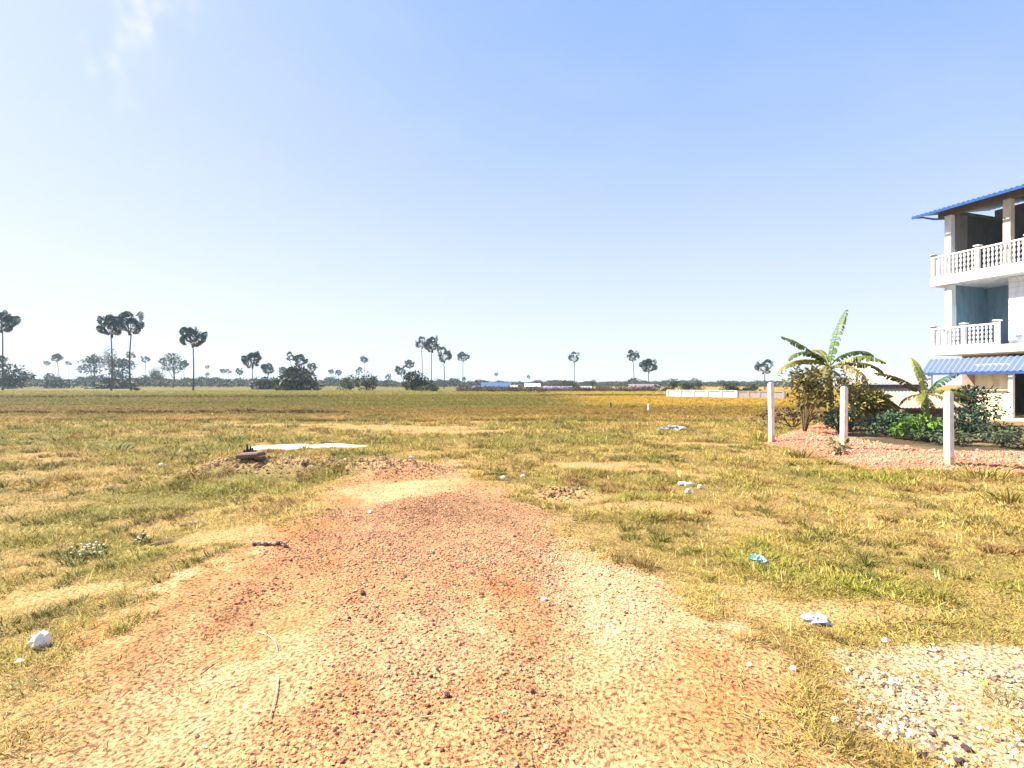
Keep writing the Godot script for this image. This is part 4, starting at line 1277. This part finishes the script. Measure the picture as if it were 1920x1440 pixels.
	banana(Vector3(12.75, 0.2, -15.8), 1.1, "smaller banana plant with a bright yellow upright leaf, left of the nearest post", [
		[PI + 0.1, 1.85, 0.42, 0.66, 0.0, 0.3, deep.lerp(brown, 0.5)],
		[1.7, 1.3, 0.42, 1.5, -0.7, 0.1, yellow],
		[0.1, 1.35, 0.40, 0.8, -0.1, 0.3, deep.lerp(Color(0.05, 0.09, 0.1), 0.5)],
		[-0.3, 1.25, 0.36, 0.35, 0.9, 0.5, olive.lerp(yellow, 0.3)],
		[0.9, 1.2, 0.36, 0.5, 0.8, 0.5, olive.lerp(brown, 0.4)],
		[PI + 0.8, 1.25, 0.36, 0.3, 1.0, 0.6, olive],
		[PI - 0.5, 0.8, 0.3, 0.1, 1.4, 0.8, brown],
		[-0.7, 0.9, 0.3, 0.0, 1.3, 0.8, brown.lerp(olive, 0.3)],
		[0.6, 0.9, 0.3, -0.4, 1.0, 0.8, brown.lerp(Color(0.3, 0.2, 0.1), 0.5)]], 560)
	# shrubs of the garden: position, lobes
	var shrubs := [
		["straggly olive shrub hanging over the farthest post", 8.9, 15.6, 1.8, 2.0, 0.25, 1000, 0.15, Color(0.06, 0.055, 0.022), Color(0.22, 0.2, 0.06)],
		["dense yellow-olive shrub around the tall banana plant's stem", 10.75, 16.3, 1.6, 1.55, 0.02, 1300, 0.12, Color(0.13, 0.12, 0.04), Color(0.42, 0.37, 0.10)],
		["yellow-leaved shrub right of the middle post", 11.35, 16.0, 1.5, 1.2, 0.05, 1500, 0.13, Color(0.12, 0.105, 0.03), Color(0.44, 0.38, 0.07)],
		["dark green low shrub left of the middle post", 9.75, 15.2, 1.3, 0.75, 0.02, 900, 0.09, Color(0.03, 0.07, 0.04), Color(0.12, 0.20, 0.09)],
		["dark bluish low shrub right behind the middle post", 10.7, 14.6, 1.5, 0.7, 0.02, 1000, 0.09, Color(0.03, 0.065, 0.045), Color(0.11, 0.18, 0.09)],
		["bright green grassy shrub between the middle and nearest posts", 11.0, 13.6, 1.6, 0.62, 0.02, 1500, 0.12, Color(0.06, 0.12, 0.02), Color(0.17, 0.28, 0.05)],
		["dark low shrub left of the nearest post", 11.6, 13.2, 1.3, 0.5, 0.02, 800, 0.09, Color(0.03, 0.05, 0.03), Color(0.09, 0.11, 0.06)],
		["dark green shrub right of the nearest post, before the house", 12.85, 14.3, 1.25, 1.0, 0.02, 1300, 0.10, Color(0.03, 0.065, 0.045), Color(0.10, 0.17, 0.085)],
		["low spreading shrub sloping down to the right of the dark green shrub", 12.75, 13.3, 1.2, 0.42, 0.02, 800, 0.09, Color(0.035, 0.055, 0.025), Color(0.12, 0.14, 0.06)],
		["flat dark green shrub behind the pink bank, below the bright green shrub", 10.75, 12.75, 1.5, 0.34, 0.02, 900, 0.08, Color(0.03, 0.055, 0.035), Color(0.11, 0.14, 0.07)],
		["flat dusty green shrub right behind the nearest post", 11.6, 12.1, 1.5, 0.34, 0.02, 900, 0.08, Color(0.04, 0.06, 0.035), Color(0.13, 0.15, 0.08)],
		["flat olive shrub behind the bank at the photo's right edge", 11.9, 11.75, 1.4, 0.22, 0.02, 700, 0.07, Color(0.07, 0.07, 0.035), Color(0.2, 0.18, 0.09)],
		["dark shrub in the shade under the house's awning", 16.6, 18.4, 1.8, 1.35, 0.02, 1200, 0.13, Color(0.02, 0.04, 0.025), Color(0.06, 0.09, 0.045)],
		["low brushy shrub left of the shed in the stubble", 9.6, 17.5, 2.2, 0.6, 0.02, 900, 0.10, Color(0.06, 0.045, 0.02), Color(0.2, 0.155, 0.06)]]
	k = 0
	for q in shrubs:
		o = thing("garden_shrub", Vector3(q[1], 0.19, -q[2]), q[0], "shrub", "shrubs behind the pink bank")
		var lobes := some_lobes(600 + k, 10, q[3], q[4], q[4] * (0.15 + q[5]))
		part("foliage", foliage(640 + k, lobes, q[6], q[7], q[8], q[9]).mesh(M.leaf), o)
		b = MB.new()
		for i in 7:
			var to: Vector3 = lobes[i][0]
			b.tube([Vector3(to.x * 0.1, -0.05, to.z * 0.1), to * Vector3(0.5, 0.6, 0.5), to], [0.022, 0.015, 0.005], 5, Color(0.13, 0.09, 0.05), false)
		part("stems", b.mesh(M.bark), o)
		k += 1

# ---------------------------------------------------------------- sky
func sky_image() -> Image:
	var w := 800
	var h := 400
	var im := Image.create(w, h, false, Image.FORMAT_RGBF)
	var sun := Vector3(-0.66, 0.71, -0.25).normalized()
	var f := FastNoiseLite.new()
	f.seed = 3
	f.frequency = 0.9
	f.fractal_octaves = 4
	var puffs := [[-36.6, 31.0, 0.6, 2.2, 0.6], [-36.6, 28.8, 0.8, 1.1, 0.45], [-35.2, 27.4, 0.8, 0.8, 0.3], [-38.4, 26.6, 0.7, 0.6, 0.7], [-37.2, 25.0, 0.7, 1.6, 0.28], [-36.0, 33.5, 1.8, 2.0, 0.4], [-33.0, 32.0, 2.5, 0.9, 0.2], [-43.0, 33.0, 4.0, 1.5, 0.25], [70.0, 40.0, 5.0, 1.5, 0.3], [150.0, 30.0, 7.0, 2.0, 0.3]]
	for j in h:
		var el := 90.0 - (j + 0.5) / h * 180.0
		var e := maxf(el, 0.0)
		var k := exp(-pow(e / 23.5, 1.25))
		for i in w:
			var az := (i + 0.5) / w * 360.0
			if az > 180.0:
				az -= 360.0
			var ce := cos(deg_to_rad(el))
			var dir := Vector3(sin(deg_to_rad(az)) * ce, sin(deg_to_rad(el)), -cos(deg_to_rad(az)) * ce)
			var ang := rad_to_deg(acos(clampf(dir.dot(sun), -1.0, 1.0)))
			var g := 0.85 * exp(-ang / 22.0) + 0.10 * exp(-ang / 60.0)
			var r := 0.088 + 0.85 * k + 1.2 * g
			var gr := 0.345 + 0.67 * k + 0.95 * g
			var bl := 0.95 + 0.18 * k + 0.6 * g
			if el > 12.0 and el < 45.0:
				var wob := f.get_noise_2d(az * 0.5, el * 0.25)
				var wob2 := f.get_noise_2d(az * 0.6 + 50.0, el * 0.6)
				var c := 0.0
				for p in puffs:
					if absf(az - p[0]) < p[2] * 4.0 and absf(el - p[1]) < p[3] * 4.0:
						c += p[4] * gauss(az - p[0] + wob * 2.2, p[2] * 0.8) * gauss(el - p[1] + wob2 * 2.2, p[3] * 0.8)
				c *= 0.7 + 1.0 * f.get_noise_2d(az * 1.8, el * 0.9 + 20.0)
				c = maxf(c, 0.0) + 0.06 * maxf(0.0, f.get_noise_2d(az * 0.05 + el * 0.05, el * 0.12 - az * 0.02) + 0.1)
				c = clampf(c, 0.0, 0.8)
				r = lerpf(r, 1.05, c)
				gr = lerpf(gr, 1.05, c)
				bl = lerpf(bl, 1.1, c)
			im.set_pixel(i, j, Color(r, gr, bl) / 3.1)
	return im

func _ready() -> void:
	rng.seed = 20
	nb.seed = 1; nb.frequency = 0.16; nb.fractal_octaves = 3
	nm.seed = 2; nm.frequency = 0.75; nm.fractal_octaves = 3
	nf.seed = 3; nf.frequency = 4.0; nf.fractal_octaves = 3
	var cam := Camera3D.new()
	cam.name = "camera"
	cam.position = Vector3(0, EYE, 0)
	cam.fov = 73.74
	cam.near = 0.05
	cam.far = 6000.0
	cam.current = true
	add_child(cam)
	var env := Environment.new()
	env.background_mode = Environment.BG_SKY
	var pano := PanoramaSkyMaterial.new()
	pano.panorama = ImageTexture.create_from_image(sky_image())
	env.sky = Sky.new()
	env.sky.sky_material = pano
	env.tonemap_mode = Environment.TONE_MAPPER_LINEAR
	env.tonemap_exposure = 3.1
	env.sdfgi_enabled = true
	env.ssao_enabled = true
	env.ssil_enabled = true
	env.fog_enabled = true
	env.fog_density = 0.00042
	env.fog_light_color = Color(0.84, 0.95, 1.0)
	var we := WorldEnvironment.new()
	we.name = "world"
	we.environment = env
	add_child(we)
	var sun := DirectionalLight3D.new()
	sun.name = "sun"
	sun.light_energy = 1.6
	sun.light_color = Color(1.0, 0.955, 0.88)
	sun.light_angular_distance = 0.5
	sun.shadow_enabled = true
	add_child(sun)
	sun.look_at_from_position(Vector3(-66, 71, -25), Vector3.ZERO)
	# materials
	mat("blade", 0.75, Color(0.5, 0.5, 0.5))
	mat("leaf", 0.65, Color(0.45, 0.45, 0.45))
	mat("frond", 0.42, Color(0.5, 0.5, 0.5))
	mat("bark", 0.9)
	mat("stone", 0.9)
	mat("metal", 0.45)
	mat("plastic", 0.3, Color(0.4, 0.4, 0.4))
	var pl := mat("plaster", 0.8)
	pl.albedo_texture = noise_tex(8, 0.01, 5, [[0.0, 0.84], [0.4, 0.95], [0.6, 1.0], [1.0, 1.0]], 512)
	pl.uv1_triplanar = true
	pl.uv1_scale = Vector3(0.6, 0.2, 0.6)
	var co := mat("concrete", 0.9)
	co.albedo_texture = noise_tex(9, 0.012, 5, [[0.0, 0.82], [0.45, 0.95], [1.0, 1.0]], 512)
	co.uv1_triplanar = true
	co.uv1_scale = Vector3(1.1, 1.1, 1.1)
	# large structure
	build_ground()
	build_house()
	build_shed()
	wall_run(1252, 1381, 734, 58.0, 53.0, "long low white wall at the far side of the golden field", Color(0.80, 0.79, 0.76))
	wall_run(1383, 1470, 736, 53.5, 50.0, "grey-brown low wall continuing right of the white wall", Color(0.40, 0.34, 0.31), "boundary_wall", 5)
	wall_run(1138, 1248, 728, 112.0, 100.0, "far low white wall above the hedge", Color(0.78, 0.75, 0.72), "boundary_wall", 5)
	far_house(930, 52, 727, 719, 185, Color(0.45, 0.42, 0.42), Color(0.08, 0.13, 0.25), "far house with a blue roof, under a tiny palm")
	far_house(896, 14, 729, 725, 170, Color(0.75, 0.72, 0.7), Color(0.55, 0.52, 0.52), "tiny white far house left of the blue-roofed one")
	far_house(964, 10, 728, 724, 165, Color(0.75, 0.72, 0.66), Color(0.6, 0.56, 0.5), "tiny cream far house right of the blue-roofed one")
	far_house(998, 26, 727, 721, 175, Color(0.78, 0.76, 0.74), Color(0.68, 0.66, 0.66), "pale far house below a tiny palm")
	far_house(1045, 50, 731, 726, 150, Color(0.30, 0.26, 0.30), Color(0.30, 0.27, 0.38), "long far house with a purplish roof, before the olive bush")
	far_house(1098, 18, 731, 726, 155, Color(0.78, 0.72, 0.70), Color(0.5, 0.42, 0.4), "small pale far house left of the slim dark tree")
	far_house(1205, 50, 727, 722, 140, Color(0.42, 0.37, 0.36), Color(0.24, 0.18, 0.18), "dark-roofed far house behind the far low white wall")
	build_trees()
	build_plants()
	build_small()
	build_cover()
